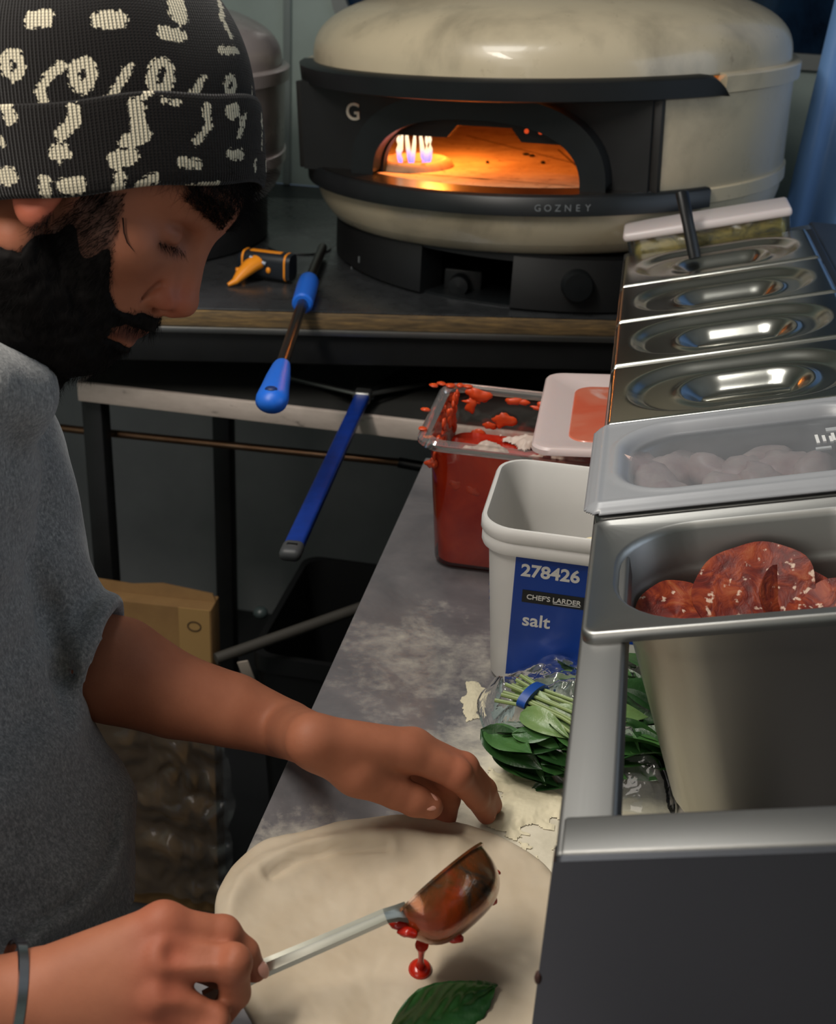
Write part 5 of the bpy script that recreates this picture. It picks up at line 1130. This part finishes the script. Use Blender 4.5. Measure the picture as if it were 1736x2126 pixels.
# ---- sweatshirt
def xs(px, py, Y): return at_y(px, py, Y)
def sil(px, py, Y, r, k=.04):      # ellipsoid-ish blob whose right silhouette passes through the pixel
    p = at_y(px, py, Y); return p - np.array([r, 0, 0])
ctl = [(30, 760, .76, .09, .085), (62, 815, .74, .10, .095), (95, 900, .73, .12, .12), (112, 1040, .71, .13, .14), (95, 1180, .69, .14, .15), (98, 1330, .68, .145, .155), (140, 1480, .67, .15, .16), (208, 1620, .66, .155, .165), (250, 1740, .65, .16, .17), (312, 1850, .64, .165, .175), (330, 1960, .63, .165, .18), (270, 2100, .62, .16, .18)]
shirt = []
prev = None
for px, py, Y, rx, ry in ctl:
    p_ = at_y(px, py, Y); tq = abs(p_[0]) / Y; c = p_ - np.array([math.sqrt(rx * rx + (ry * tq) ** 2) + .004, 0, 0]); shirt.append(s_ell(c, (rx, ry, .085), None, .010))
sleeve = [s_cap(at_d(-100, 900, .93), at_d(-45, 1010, .96), .070, .069, .03), s_cap(at_d(-45, 1010, .96), at_d(8, 1190, .97), .068, .064, .03), s_cap(at_d(8, 1190, .97), at_d(60, 1325, .972), .064, .060, .03), s_cap(at_d(60, 1325, .972), at_d(150, 1362, .974), .060, .0545, .02)]
cuf_c = at_d(192, 1368, .975); cuf_a = L_arm[2][0] - L_arm[0][0]; cuf_a /= np.linalg.norm(cuf_a)
rsl = [s_cap(at_d(-300, 980, .76), at_d(-360, 1500, .70), .075, .07, .03), s_cap(at_d(-360, 1500, .70), at_d(-390, 2000, .70), .07, .06, .03)]
collar = [('t', H(-42, 0, -96), (HU * .8 + HR[:, 0] * .25) / np.linalg.norm(HU * .8 + HR[:, 0] * .25), .072, .014, .012)]
shirt.append(s_cap(at_d(-40, 795, .80), at_d(40, 812, .835), .026, .024, .04))
def wob(P, s, a, seed):
    q = P * s + seed; return a * (np.sin(q[:, 0] * 1.0 + 1.7 * np.sin(q[:, 1] * .7 + q[:, 2] * .5)) * np.cos(q[:, 2] * .8 + 1.3 * np.sin(q[:, 0] * .6 - q[:, 1])) + .5 * np.sin(q[:, 1] * 1.9 + q[:, 2] * 1.3 + 2.0 * np.sin(q[:, 0] * .9)))
def f_shirt0(P):
    d = s_union(shirt, P); d = d + wob(P, 24, .0040, 0.0) + wob(P, 60, .0012, 3.0)
    e = s_union(sleeve, P) + wob(P, 40, .0030, 5.0)
    e = s_min(e, s_eval(('t', cuf_c, cuf_a, .0490, .0078, .008), P) + wob(P, 50, .0012, 1.0), .008)
    e = s_sub(e, s_cap(cuf_c + cuf_a * .022, cuf_c + cuf_a * .2, .0480, .07, .004), P)
    d = s_min(d, e, .007); d = s_union(rsl, P, d); d = s_union(collar, P, d)
    return d
def box_of(prims, m):
    A = np.array([q for pr in prims for q in ((pr[1], pr[2]) if pr[0] == 'c' else (pr[1],))]); return A.min(0) - m, A.max(0) + m
HV = sdf_mesh(f_head, HO - .165, HO + .160, .0017); LVm = sdf_mesh(f_lhand, *box_of(lh_palm + [p for c in lh_f for p in chain(c, 0)], .03), .0015)
RV = sdf_mesh(f_rhand, *box_of(rh_palm[1:] + [p for c in rh_f for p in chain(c, 0)], .035), .0015); CV = sdf_mesh(f_core, (-.80, .30, 0.0), (-.25, 1.02, 1.28), .009)
LVv, LVf = LVm; k_ = LVv[:, 0] > -.9
parts = [(relax(v, f, 2), f) for v, f in (HV, (LVv, LVf), RV, CV)]
_lv, _lf = parts[1]; _w = (1 - smooth01(_lv[:, 0], wr[0] + .005, wr[0] + .045))[:, None]; _l2 = relax(_lv, _lf, 40); parts[1] = (_lv * (1 - _w) + _l2 * _w, _lf)
nH, nL, nR_ = len(parts[0][0]), len(parts[1][0]), len(parts[2][0])

PR = thing('person', 'man in patterned beanie and grey sweatshirt leaning over the dough with a ladle', 'person', (-.50, .62, 0))
t = NT('skin'); at1 = t.attr('tint'); v = t.coord('Object'); n = t.noise(v, 26, 5, .6); n2 = t.noise(v, 420, 4, .6)
m = t.n('ShaderNodeMix', data_type='RGBA', blend_type='MULTIPLY'); m.inputs[0].default_value = 1.0; t.l(at1.outputs['Color'], m.inputs[6]); t.l(t.ramp(n, [(0.3, (0.86, 0.80, 0.78, 1)), (0.7, (1.05, 1.02, 1.0, 1))]), m.inputs[7]); t.col(m.outputs[2])
t.set(rough=0.58, spec=0.28, sss=0.10); t.b.inputs['Subsurface Radius'].default_value = (.010, .004, .002); t.b.inputs['Subsurface Scale'].default_value = 0.6; t.bump(n2, 0.16, 0.0008); M_skin = t.m
V, Fc, _m = join(*parts)
body = obj('body', (V, Fc), M_skin, PR, 180)
# skin colour: lips, lids, knuckles, nail beds
base = np.array(rgb(160, 102, 76)[:3]); tint = np.tile(base, (len(V), 1))
def blob(P, c, r): return np.exp(-(np.linalg.norm(P - c, axis=1) / r) ** 2)
red = np.array(rgb(172, 84, 64)[:3]); dark = np.array(rgb(96, 58, 44)[:3]); lipc = np.array(rgb(84, 46, 42)[:3])
def paint(c, col, w): 
    global tint
    tint = tint * (1 - w[:, None]) + np.array(col) * w[:, None]
hl = (V - HO) @ HR * 1000
inh = np.arange(len(V)) < nH
lm = inh * np.exp(-(((hl[:, 2] + 57) / 7) ** 2) ** 2) * smooth01(hl[:, 0], 74, 84) * (1 - smooth01(np.abs(hl[:, 1]), 20, 26)); paint(0, lipc, .8 * lm)
ew = inh * np.exp(-(((hl[:, 2] - 14) / 3.2) ** 2)) * np.exp(-(((np.abs(hl[:, 1]) - 34) / 14) ** 4)) * smooth01(hl[:, 0], 72, 82); paint(0, dark, .5 * ew)
ew2 = inh * np.exp(-(((hl[:, 2] - 20) / 13) ** 2)) * np.exp(-(((np.abs(hl[:, 1]) - 32) / 18) ** 2)) * smooth01(hl[:, 0], 60, 80); paint(0, np.array(rgb(140, 86, 66)[:3]), .6 * ew2)
paint(0, red, .45 * inh * np.exp(-((hl[:, 0] - 108) / 14) ** 2 - ((hl[:, 2] + 18) / 16) ** 2)); paint(0, np.array(rgb(196, 100, 78)[:3]), .6 * inh * np.exp(-(((hl[:, 2] + 6) / 22) ** 2)) * smooth01(np.abs(hl[:, 1]), 70, 76))
for c in (kI, kM, kR, kP): paint(0, red, .5 * blob(V, c, .017))
for ch in lh_f[:4] + rh_f[:4]: paint(0, red, .30 * blob(V, ch[1][0], .014)); paint(0, red, .30 * blob(V, ch[3][0], .012))
TINT = tint
M_nail = simple('nail', rgb(206, 150, 132), 0.28)
def nail(c, d, up, w, l, nm='fingernail'):
    d = np.array(d) / np.linalg.norm(d); v, f = ellipsoid((0, 0, 0), (l, w, .0016), 20, 10); obj(nm, xf((v, f), frame(c, d, np.cross(up, d))), M_nail, PR, 180)
th_d = lh_f[4][3][0] - lh_f[4][2][0]; un = -CF * .82 + CU * .55; un /= np.linalg.norm(un)
nail(lh_f[4][3][0] + un * .0088 - th_d * .10, th_d, un, .0068, .0082, 'thumbnail')
i_d = rh_f[0][3][0] - rh_f[0][2][0]; u2 = CR * .75 - CF * .5 + CU * .3; u2 /= np.linalg.norm(u2); nail(rh_f[0][3][0] + u2 * .0066, i_d, u2, .0045, .0058)
i_d = lh_f[0][3][0] - lh_f[0][2][0]; u3 = CR * .8 + CU * .25 - CF * .4; u3 /= np.linalg.norm(u3); nail(lh_f[0][3][0] + u3 * .0062, i_d, u3, .0042, .0055)

seam_px = [(238, 1680), (233, 1740), (215, 1795), (190, 1832), (150, 1872), (95, 1905), (40, 1945), (-30, 1990)]
seam = [march(f_shirt0, *q) for q in seam_px]; seam2 = [march(f_shirt0, *q) for q in ((62, 1145), (100, 1260), (128, 1400), (140, 1480))]
groove = [s_cap(a, b, .0024, .0024, .005) for a, b in zip(seam[:-1], seam[1:])] + [s_cap(a, b, .0040, .0040, .016) for a, b in zip(seam2[:-1], seam2[1:])]
hem = [s_cap(a - CF * -.001 + CU * -.006 + CR * .004, b + CU * -.006 + CR * .004, .0042, .0042, .010) for a, b in zip(seam[:-1], seam[1:])]
def f_shirt(P):
    d = s_union(hem, P, f_shirt0(P))
    for g in groove: d = s_sub(d, g, P)
    return d
sv, sf = sdf_mesh(f_shirt, (-.80, .34, .86), (-.22, 1.06, 1.30), .0034, 2.2); sv = relax(sv, sf, 2)
t = NT('grey_fleece'); v = t.coord('Object'); n = t.noise(v, 340, 3, .7); n2 = t.noise(t.coord('Object', (1, 1, .25)), 700, 2, .6); n3 = t.noise(v, 14, 5)
mm = t.math('ADD', t.math('MULTIPLY', n, .6), t.math('MULTIPLY', n2, .4)); c1_ = t.ramp(mm, [(0.32, rgb(98, 99, 100)), (0.5, rgb(132, 132, 131)), (0.66, rgb(166, 165, 162))])
m = t.n('ShaderNodeMix', data_type='RGBA', blend_type='MULTIPLY'); m.inputs[0].default_value = 1.0; t.l(c1_, m.inputs[6]); t.l(t.ramp(n3, [(0.3, .86), (0.7, 1.04)]), m.inputs[7]); t.col(m.outputs[2])
t.set(rough=0.95, spec=0.15, sheen=0.35); t.bump(mm, 0.35, 0.0016); M_fleece = t.m
obj('sweatshirt', (sv, sf), M_fleece, PR, 180)
tv, tf = sdf_mesh(lambda P: s_union([(q[0], q[1], q[2], q[3] + .014, q[4] + .014, q[5]) for q in LG[:2] + LG[3:5]] + [s_cap(hips + np.array((0, -.05, 0)), hips + np.array((0, .05, 0)), .118, .118, .03)], P), (-.72, .36, .09), (-.30, .88, 1.0), .012)
obj('trousers', (relax(tv, tf, 2), tf), simple('black_cotton', rgb(24, 25, 28), 0.9), PR, 180)
# bracelet
bc2 = at_d(18, 2085, .7076); ba = wr2 - RE; ba /= np.linalg.norm(ba); ba = ba * .92 + CU * -.25; ba /= np.linalg.norm(ba); b1_ = np.cross(ba, CF); b1_ /= np.linalg.norm(b1_); b2_ = np.cross(ba, b1_)
rr_ = []
for k in range(72):
    a = 2 * PI * k / 72; dirn = b1_ * math.cos(a) + b2_ * math.sin(a); R_ = .0345 * (1 + .05 * math.cos(2 * a)); o_ = bc2 + dirn * R_
    rr_.append([o_ + ba * .0032, o_ + ba * .0026 + dirn * .0014, o_ - ba * .0026 + dirn * .0014, o_ - ba * .0032, o_ - dirn * .0006])
R5 = np.array(rr_); obj('bracelet', (R5.reshape(-1, 3), grid_faces(72, 5, True, True)), steel('silver', rgb(200, 200, 206), 0.16), PR, 40)
# ------------------------------------------------------------------ beanie, beard, hair
hang = math.radians(3.5); hf_ = CR * math.cos(hang) + CU * math.sin(hang)
nr2 = -CF * .5 - _Fh * .5; nr2 -= (nr2 @ hf_) * hf_; nr2 /= np.linalg.norm(nr2); hu_ = np.cross(hf_, -nr2)
HA, HB = .108, .088; hcen = at_d(545, 388, .84) - hf_ * HA
cuffp = [(.955, .006), (.985, -.0008), (1.010, .0012), (1.022, .006), (1.030, .018), (1.034, .035), (1.034, .047), (1.030, .0535), (1.020, .0560), (1.004, .0545), (.992, .0500)]
nd_ = 150; dome = [(max(0.002, (1 - min(1, u) ** 2.4)) ** (1 / 2.2), .050 + .118 * u) for u in np.linspace(.02, .985, nd_)]
cf = []
for (r0_, h0_), (r1_, h1_) in zip(cuffp[:-1], cuffp[1:]):
    m_ = max(2, int(math.hypot((r1_ - r0_) * .1, h1_ - h0_) / .0011))
    for k in range(m_): cf.append((r0_ + (r1_ - r0_) * k / m_, h0_ + (h1_ - h0_) * k / m_))
prof_ = np.array(cf + [(.992, .050)] + dome); nph = 600; ph_ = np.linspace(-PI, PI, nph, endpoint=False)
rr2, pp2 = np.meshgrid(prof_[:, 0], ph_, indexing='ij'); hh2 = np.repeat(prof_[:, 1][:, None], nph, 1)
wv2 = 1 + .010 * np.sin(3 * pp2 + hh2 * 30) * smooth01(hh2, .06, .11) + .006 * np.sin(5 * pp2 + 1.3)
hh3 = hh2 + .0022 * np.sin(2 * pp2 + .6) * (1 - smooth01(hh2, .055, .10)) + .0012 * np.sin(7 * pp2)
hv = hcen + (np.cos(pp2) * rr2 * wv2 * HA)[..., None] * hf_ + (np.sin(pp2) * rr2 * wv2 * HB)[..., None] * nr2 + hh3[..., None] * hu_
hv = hv.reshape(-1, 3); hfc = grid_faces(len(prof_), nph, True); hfc.append([(len(prof_) - 1) * nph + k for k in range(nph)])
# knitted-in marks: strokes given on the hat's own surface as (half width, [(angle, height), ...])
GL = [(0.0053, [(1.72, 0.1035), (1.637, 0.1046)]), (0.0053, [(1.312, 0.1002), (1.201, 0.1001)]), (0.0066, [(0.746, 0.1163), (0.772, 0.1061)]), (0.0047, [(0.92, 0.0929), (0.81, 0.0933)]), (0.0027, [(0.129, 0.1245), (0.315, 0.1065), (0.293, 0.096)]), (0.0028, [(0.471, 0.0848), (0.286, 0.0853)]), (0.0033, [(1.803, 0.0773), (1.814, 0.0743), (1.835, 0.0722), (1.863, 0.0716), (1.886, 0.0726), (1.903, 0.075), (1.91, 0.0782), (1.899, 0.0813), (1.878, 0.0833), (1.855, 0.084), (1.827, 0.0829), (1.809, 0.0805), (1.803, 0.0773)]), (0.0031, [(1.562, 0.0771), (1.654, 0.0701), (1.704, 0.0629), (1.693, 0.0562)]), (0.0036, [(1.395, 0.0695), (1.406, 0.0659), (1.428, 0.0633), (1.455, 0.0624), (1.479, 0.0635), (1.496, 0.0664), (1.499, 0.07), (1.487, 0.0736), (1.466, 0.0762), (1.439, 0.0771), (1.414, 0.076), (1.398, 0.0733), (1.395, 0.0695)]), (0.0027, [(1.175, 0.0717), (1.24, 0.0633), (1.337, 0.0517)]), (0.0033, [(0.941, 0.0643), (0.963, 0.0603), (0.998, 0.0577), (1.027, 0.0573), (1.051, 0.0591), (1.057, 0.0627), (1.05, 0.067), (1.024, 0.071), (0.993, 0.0736), (0.96, 0.0741), (0.935, 0.0724), (0.929, 0.0688), (0.941, 0.0643)]), (0.0025, [(1.084, 0.0565), (1.133, 0.0513)]), (0.0023, [(0.688, 0.0664), (0.835, 0.0513)]), (0.0025, [(0.393, 0.0618), (0.41, 0.0593), (0.435, 0.0574), (0.459, 0.0566), (0.479, 0.0571), (0.495, 0.0588), (0.498, 0.0611), (0.482, 0.0637), (0.465, 0.0655), (0.441, 0.0663), (0.413, 0.0659), (0.397, 0.0642), (0.393, 0.0618)]), (0.0016, [(0.11, 0.0623), (0.138, 0.0552)]), (0.0014, []), (0.0047, [(1.919, 0.0561), (1.891, 0.0477)]), (0.0025, [(1.975, 0.0355), (1.964, 0.0326)]), (0.0042, [(1.517, 0.0506), (1.526, 0.0427), (1.603, 0.0369)]), (0.0047, [(1.642, 0.0263), (1.599, 0.026)]), (0.0019, [(1.616, 0.0307), (1.625, 0.0213)]), (0.0051, [(1.17, 0.0479), (1.173, 0.0371), (1.153, 0.0307), (1.244, 0.0275)]), (0.0053, [(1.319, 0.0175), (1.232, 0.0182)]), (0.003, [(0.72, 0.048), (0.728, 0.035), (0.822, 0.026)]), (0.0034, [(0.928, 0.0129), (0.823, 0.0118)]), (0.0028, [(0.456, 0.0448), (0.461, 0.0433), (0.484, 0.0421), (0.498, 0.0416), (0.517, 0.042), (0.534, 0.043), (0.539, 0.0444), (0.526, 0.046), (0.512, 0.0472), (0.49, 0.0477), (0.47, 0.0474), (0.462, 0.0463), (0.456, 0.0448)]), (0.0023, [(0.365, 0.0423), (0.424, 0.0353), (0.45, 0.029)]), (0.0034, [(0.554, 0.0181), (0.452, 0.0177)]), (0.0022, [(0.059, 0.045), (0.079, 0.0372)]), (0.0014, [(0.1, 0.0323), (0.127, 0.0217)]), (0.0019, [(0.262, 0.0127), (0.274, 0.0079)]), (0.0056, [(1.995, 0.0128), (1.943, 0.013)]), (0.0042, [(1.733, 0.0091), (1.741, 0.0027)]), (0.0056, [(1.615, 0.0059), (1.544, 0.006)]), (0.0039, [(1.302, 0.0075), (1.326, 0.0001)]), (0.0034, [(1.201, -0.0005), (1.107, 0.0037)]), (0.0016, [(0.886, -0.0015), (0.667, 0.0002)]), (0.0019, [(1.012, 0.0507), (0.914, 0.0494)])]
def rho_(p): return np.hypot(HA * np.sin(p), HB * np.cos(p))
up_, uh_ = pp2.ravel(), hh2.ravel(); outer = (rr2.ravel() > .2); mask = np.full(len(up_), -1.0); isc = np.repeat(np.arange(len(prof_)) < len(cf) - 4, nph)
def strokes(gl, sel, dphi=0.0, dh=0.0):
    for w, pts in gl:
        if not pts: continue
        P = np.array(pts, float) + np.array([dphi, dh]); pts2 = [P[0], P[0]] if len(P) == 1 else P
        lo, hi = P.min(0), P.max(0); c_ = np.where(sel & (np.abs((up_ - (lo[0] + hi[0]) / 2 + PI) % (2 * PI) - PI) < (hi[0] - lo[0]) / 2 + .2) & (uh_ > lo[1] - .012) & (uh_ < hi[1] + .012))[0]
        if not len(c_): continue
        d = np.full(len(c_), 9.0); x = up_[c_]; sc = rho_(x) * np.clip(rr2.ravel()[c_], .3, 1.1); y = uh_[c_]
        for a, b in zip(pts2[:-1], pts2[1:]):
            ax_ = ((a[0] - x + PI) % (2 * PI) - PI) * sc; bx__ = ((b[0] - x + PI) % (2 * PI) - PI) * sc; ay, by_ = a[1] - y, b[1] - y
            ex, ey = bx__ - ax_, by_ - ay; tt_ = np.clip(-(ax_ * ex + ay * ey) / (ex * ex + ey * ey + 1e-12), 0, 1); d = np.minimum(d, np.hypot(ax_ + tt_ * ex, ay + tt_ * ey))
        mask[c_] = np.maximum(mask[c_], np.clip((w - d) / .0024, -1, 1))
for gl in GL:
    if not gl[1]: continue
    onc = np.mean([q[1] for q in gl[1]]) < .0545
    for dphi in (0.0, 2.05, -2.05): strokes([gl], isc if onc else ~isc, dphi, 0.0)   # the same rows carry on round the hat
hat = obj('beanie', (hv, hfc), None or simple('tmp', (0, 0, 0, 1)), PR, 180)
t = NT('patterned_knit'); am = t.attr('mark'); au = t.attr('knit_u'); ah = t.attr('knit_h')
cu_ = t.math('FRACT', t.math('DIVIDE', au.outputs['Fac'], .0023)); tri = t.math('ABSOLUTE', t.math('SUBTRACT', cu_, .5))             # 0 mid column .. .5 between columns
row = t.math('FRACT', t.math('ADD', t.math('DIVIDE', ah.outputs['Fac'], .0019), t.math('MULTIPLY', tri, 1.1))); rw = t.math('ABSOLUTE', t.math('SUBTRACT', row, .5))
st_h = t.math('SUBTRACT', t.math('SUBTRACT', 1.0, t.math('MULTIPLY', t.math('POWER', t.math('MULTIPLY', tri, 2.0), 3.0), 0.9)), t.math('MULTIPLY', rw, .45))
jag = t.math('ADD', am.outputs['Fac'], t.math('MULTIPLY', t.math('SUBTRACT', t.noise(t.coord('Object'), 420, 2), .5), .9))
jag = t.math('ADD', jag, t.math('MULTIPLY', t.math('SUBTRACT', rw, .25), .5))
cb_ = t.n('ShaderNodeCombineXYZ'); t.l(t.math('FLOOR', t.math('DIVIDE', au.outputs['Fac'], .0023)), cb_.inputs[0]); t.l(t.math('FLOOR', t.math('ADD', t.math('DIVIDE', ah.outputs['Fac'], .0019), t.math('MULTIPLY', tri, 1.1))), cb_.inputs[1])
wn_ = t.n('ShaderNodeTexWhiteNoise', noise_dimensions='2D'); t.l(cb_.outputs[0], wn_.inputs['Vector'])
jag = t.math('ADD', jag, t.math('MULTIPLY', t.math('SUBTRACT', wn_.outputs['Value'], .55), 1.0))
on = t.math('GREATER_THAN', jag, 0.0)
gap = t.math('GREATER_THAN', t.math('MULTIPLY', tri, 2.0), .72); lt_ = t.math('MULTIPLY', on, t.math('SUBTRACT', 1.0, t.math('MULTIPLY', gap, .72)))
t.col(t.mix(lt_, rgb(22, 19, 18), rgb(214, 204, 178))); t.set(rough=0.92, spec=0.12, sheen=0.15)
t.bump(st_h, 0.8, 0.0012); hat.data.materials[0] = t.m
setattr_f(hat, 'mark', mask); setattr_f(hat, 'knit_u', up_ * .098); setattr_f(hat, 'knit_h', uh_ + np.cumsum(np.zeros_like(uh_)))

def strands(R0, D, L, w0, curl, seed, droop=0.0, nseg=4):
    """tapered 3-sided hairs from roots R0 along D"""
    rs = np.random.RandomState(seed); n = len(R0); D = D / np.linalg.norm(D, axis=1)[:, None]; S1 = np.cross(D, rs.randn(n, 3)); S1 /= np.linalg.norm(S1, axis=1)[:, None]; S2 = np.cross(D, S1)
    vs = []; 
    for k in range(nseg + 1):
        u = k / nseg; P = R0 + D * (L * u)[:, None] + S1 * (curl * L * u * u)[:, None] + np.array([0, 0, -1.0]) * (droop * L * u * u)[:, None]; w = w0 * (1 - .85 * u)
        for a in (0, 2.094, 4.189): vs.append(P + (S1 * math.cos(a) + S2 * math.sin(a)) * w)
    A = np.stack(vs, 1); m = (nseg + 1) * 3; V = A.reshape(-1, 3); f = []
    q = []
    for k in range(nseg):
        for j in range(3): q.append([k * 3 + j, k * 3 + (j + 1) % 3, (k + 1) * 3 + (j + 1) % 3, (k + 1) * 3 + j])
    F4 = (np.arange(n)[:, None, None] * m + np.array(q)[None]).reshape(-1, 4)
    return V, F4.tolist()
def pip(x, y, poly):
    r = np.zeros(len(x), bool); n = len(poly)
    for i in range(n):
        (x0, y0), (x1, y1) = poly[i], poly[(i + 1) % n]; c = ((y0 > y) != (y1 > y)) & (x < (x1 - x0) * (y - y0) / (y1 - y0 + 1e-12) + x0); r ^= c
    return r
hV, hF = parts[0]; hN = normals(hV, hF); hL = (hV - HO) @ HR * 1000; hN_l = hN @ HR
edge_px = [(262, 400), (252, 470), (240, 540), (232, 600), (246, 640), (285, 652)]
bp = []
for q in edge_px: l_ = (march(f_head, *q) - HO) @ HR * 1000; bp.append((l_[0], l_[2]))
back = []
for q in ((40, 520), (75, 480), (120, 455), (150, 425), (165, 398)): l_ = (march(f_head, *q) - HO) @ HR * 1000; back.append((l_[0], l_[2]))
poly = bp + [(86, -36), (104, -36), (106, -48), (90, -52), (82, -56), (84, -64), (94, -66), (96, -110), (40, -140), (-60, -140), (-60, -60)] + back
inb = pip(hL[:, 0], hL[:, 2], poly) & (np.abs(hL[:, 1]) < 90)
lipz = (np.abs(hL[:, 1]) < 22) & (hL[:, 2] > -64.5) & (hL[:, 2] < -51) & (hL[:, 0] > 76)
inb &= ~lipz
thick = .0012 + .0085 * smooth01(-hL[:, 2], 18, 66) + .0020 * smooth01(-hL[:, 2], 76, 96); thick *= 1 - .62 * smooth01(hL[:, 0], 60, 88)
# fade the thickness towards the outline
w_ = inb.astype(float)
for _ in range(7):
    s = np.zeros(len(w_)); c = np.zeros(len(w_))
    for k in range(4):
        a, b = hF[:, k], hF[:, (k + 1) % 4]; s += np.bincount(a, w_[b], len(w_)) + np.bincount(b, w_[a], len(w_)); c += np.bincount(a, minlength=len(w_)) + np.bincount(b, minlength=len(w_))
    w_ = np.minimum(s / np.maximum(c, 1), inb)
fade = smooth01(w_, .45, .98); low = smooth01(-hL[:, 2] + 8 * np.sin(hL[:, 0] * .21), 6, 34); fade = fade * low
full = inb & (hL[:, 2] < 40)
bf = hF[(full[hF]).all(1)]; us = np.unique(bf); rm = -np.ones(len(hV), int); rm[us] = np.arange(len(us))
nzb = vnoise(hV[us], 95, 4.0, 2) * .0022
bvv = hV[us] + hN[us] * (thick[us] * fade[us] + nzb * fade[us] - .0012 + .0016 * smooth01(fade[us], 0.0, .25))[:, None]
t = NT('black_hair'); t.set(color=rgb(13, 10, 9), rough=0.75, spec=0.12); M_hair = t.m
pr_ = np.where(inb)[0]; rs = np.random.RandomState(5); dens_ = np.where(low[pr_] > .5, 1.0, 1.5); pick = rs.choice(pr_, 15000, p=dens_ / dens_.sum())
root = hV[pick] + hN[pick] * (np.where(full[pick], thick[pick] * fade[pick] * .8, 0))[:, None] + rs.randn(len(pick), 3) * .0006
dn_ = np.array([0, 0, -1.0]); dirs = hN[pick] * .42 + (HR @ np.array([-.18, 0, -.95]))[None] * .85 + rs.randn(len(pick), 3) * .24
Ls = np.where(low[pick] > .5, .0100, .0080) * rs.uniform(.5, 1.3, len(pick))
sv1, sf1 = strands(root, dirs, Ls, .00016, .18, 1)
obj('beard', join((bvv, rm[bf].tolist()), (sv1, sf1)), M_hair, PR, 180)
# eyebrows, lashes, hair under the brim
def patch_roots(n, seed, fn): 
    rs = np.random.RandomState(seed); p = np.where(fn(hL))[0]; k = rs.choice(p, n); return k, hV[k] + rs.randn(n, 3) * .0005
for s, nm in ((-1, 'eyebrow'), (1, 'eyebrow')):
    fnb = lambda q: (np.abs(q[:, 2] - (48 + .10 * (np.abs(q[:, 1]) - 10))) < 8.5 - .07 * (np.abs(q[:, 1]) - 10)) & (s * q[:, 1] > 5) & (s * q[:, 1] < 52) & (q[:, 0] > 66)
    k, r_ = patch_roots(1500, 9 + s, fnb); dv = hN[k] * .45 + (HR @ np.array([-.3, s * .9, .25]))[None] + np.random.RandomState(3).randn(len(k), 3) * .25
    obj(nm, strands(r_, dv, np.random.RandomState(4).uniform(.006, .011, len(k)), .00016, .15, 3), M_hair, PR, 180)
for s in (-1, 1):
    fl_ = lambda q: (np.abs(q[:, 2] - 14.0) < 1.3) & (s * q[:, 1] > 17) & (s * q[:, 1] < 48) & (q[:, 0] > 74)
    k, r_ = patch_roots(80, 19 + s, fl_); dv = hN[k] * .8 + (HR @ np.array([.35, s * .25, -.75]))[None] + np.random.RandomState(5).randn(len(k), 3) * .12
    obj('eyelashes', strands(r_, dv, np.random.RandomState(6).uniform(.006, .010, len(k)), .00014, -.2, 4), M_hair, PR, 180)
fh = lambda q: (q[:, 2] > 60) & (q[:, 2] < 96) & (q[:, 0] > 48) & (np.abs(q[:, 1]) < 74)
k, r_ = patch_roots(4200, 31, fh); rs = np.random.RandomState(8); dv = hN[k] * .35 + (HR @ np.array([.15, 0, -.75]))[None] + np.array([[1, 0, 0]]) * (HR @ np.array([0, -1.0, 0]))[None] * 0.0 + rs.randn(len(k), 3) * .30
hr1 = strands(r_ + hN[k] * .003, dv, rs.uniform(.010, .026, len(k)), .00017, .5, 7, 0, 6)
ft = lambda q: (q[:, 2] > 16) & (q[:, 2] < 80) & (q[:, 0] > 12) & (q[:, 0] < 50) & (np.abs(q[:, 1]) > 48)
k, r_ = patch_roots(2200, 32, ft); dv = hN[k] * .25 + (HR @ np.array([-.12, 0, -.95]))[None] + rs.randn(len(k), 3) * .15
hr2 = strands(r_, dv, rs.uniform(.008, .018, len(k)), .00016, .15, 8)
cur = []
for a, b_, c3 in (((258, 455), (262, 500), (283, 526)),):
    pts = [march(f_head, *q) - CF * .004 for q in (a, b_, c3)]; cur.append(tube([pts[0], pts[0] * .3 + pts[1] * .7, pts[1] * .75 + pts[2] * .25, pts[1] * .3 + pts[2] * .7, pts[2]], [.0005, .0005, .0004, .0003, .0001], 6))
obj('hair', join(hr1, hr2, *cur), M_hair, PR, 180)

# stubble shade on the skin under the beard, dark roots at the hairline
stub = np.array(rgb(62, 44, 36)[:3]); TINT[:nH] = TINT[:nH] * (1 - .85 * w_[:, None]) + stub * .85 * w_[:, None]
hw_ = smooth01(hL[:, 2], 58, 68) * smooth01(hL[:, 0], 20, 50); TINT[:nH] = TINT[:nH] * (1 - .9 * hw_[:, None]) + np.array(rgb(26, 20, 18)[:3]) * .9 * hw_[:, None]
setattr_c(body, 'tint', TINT)
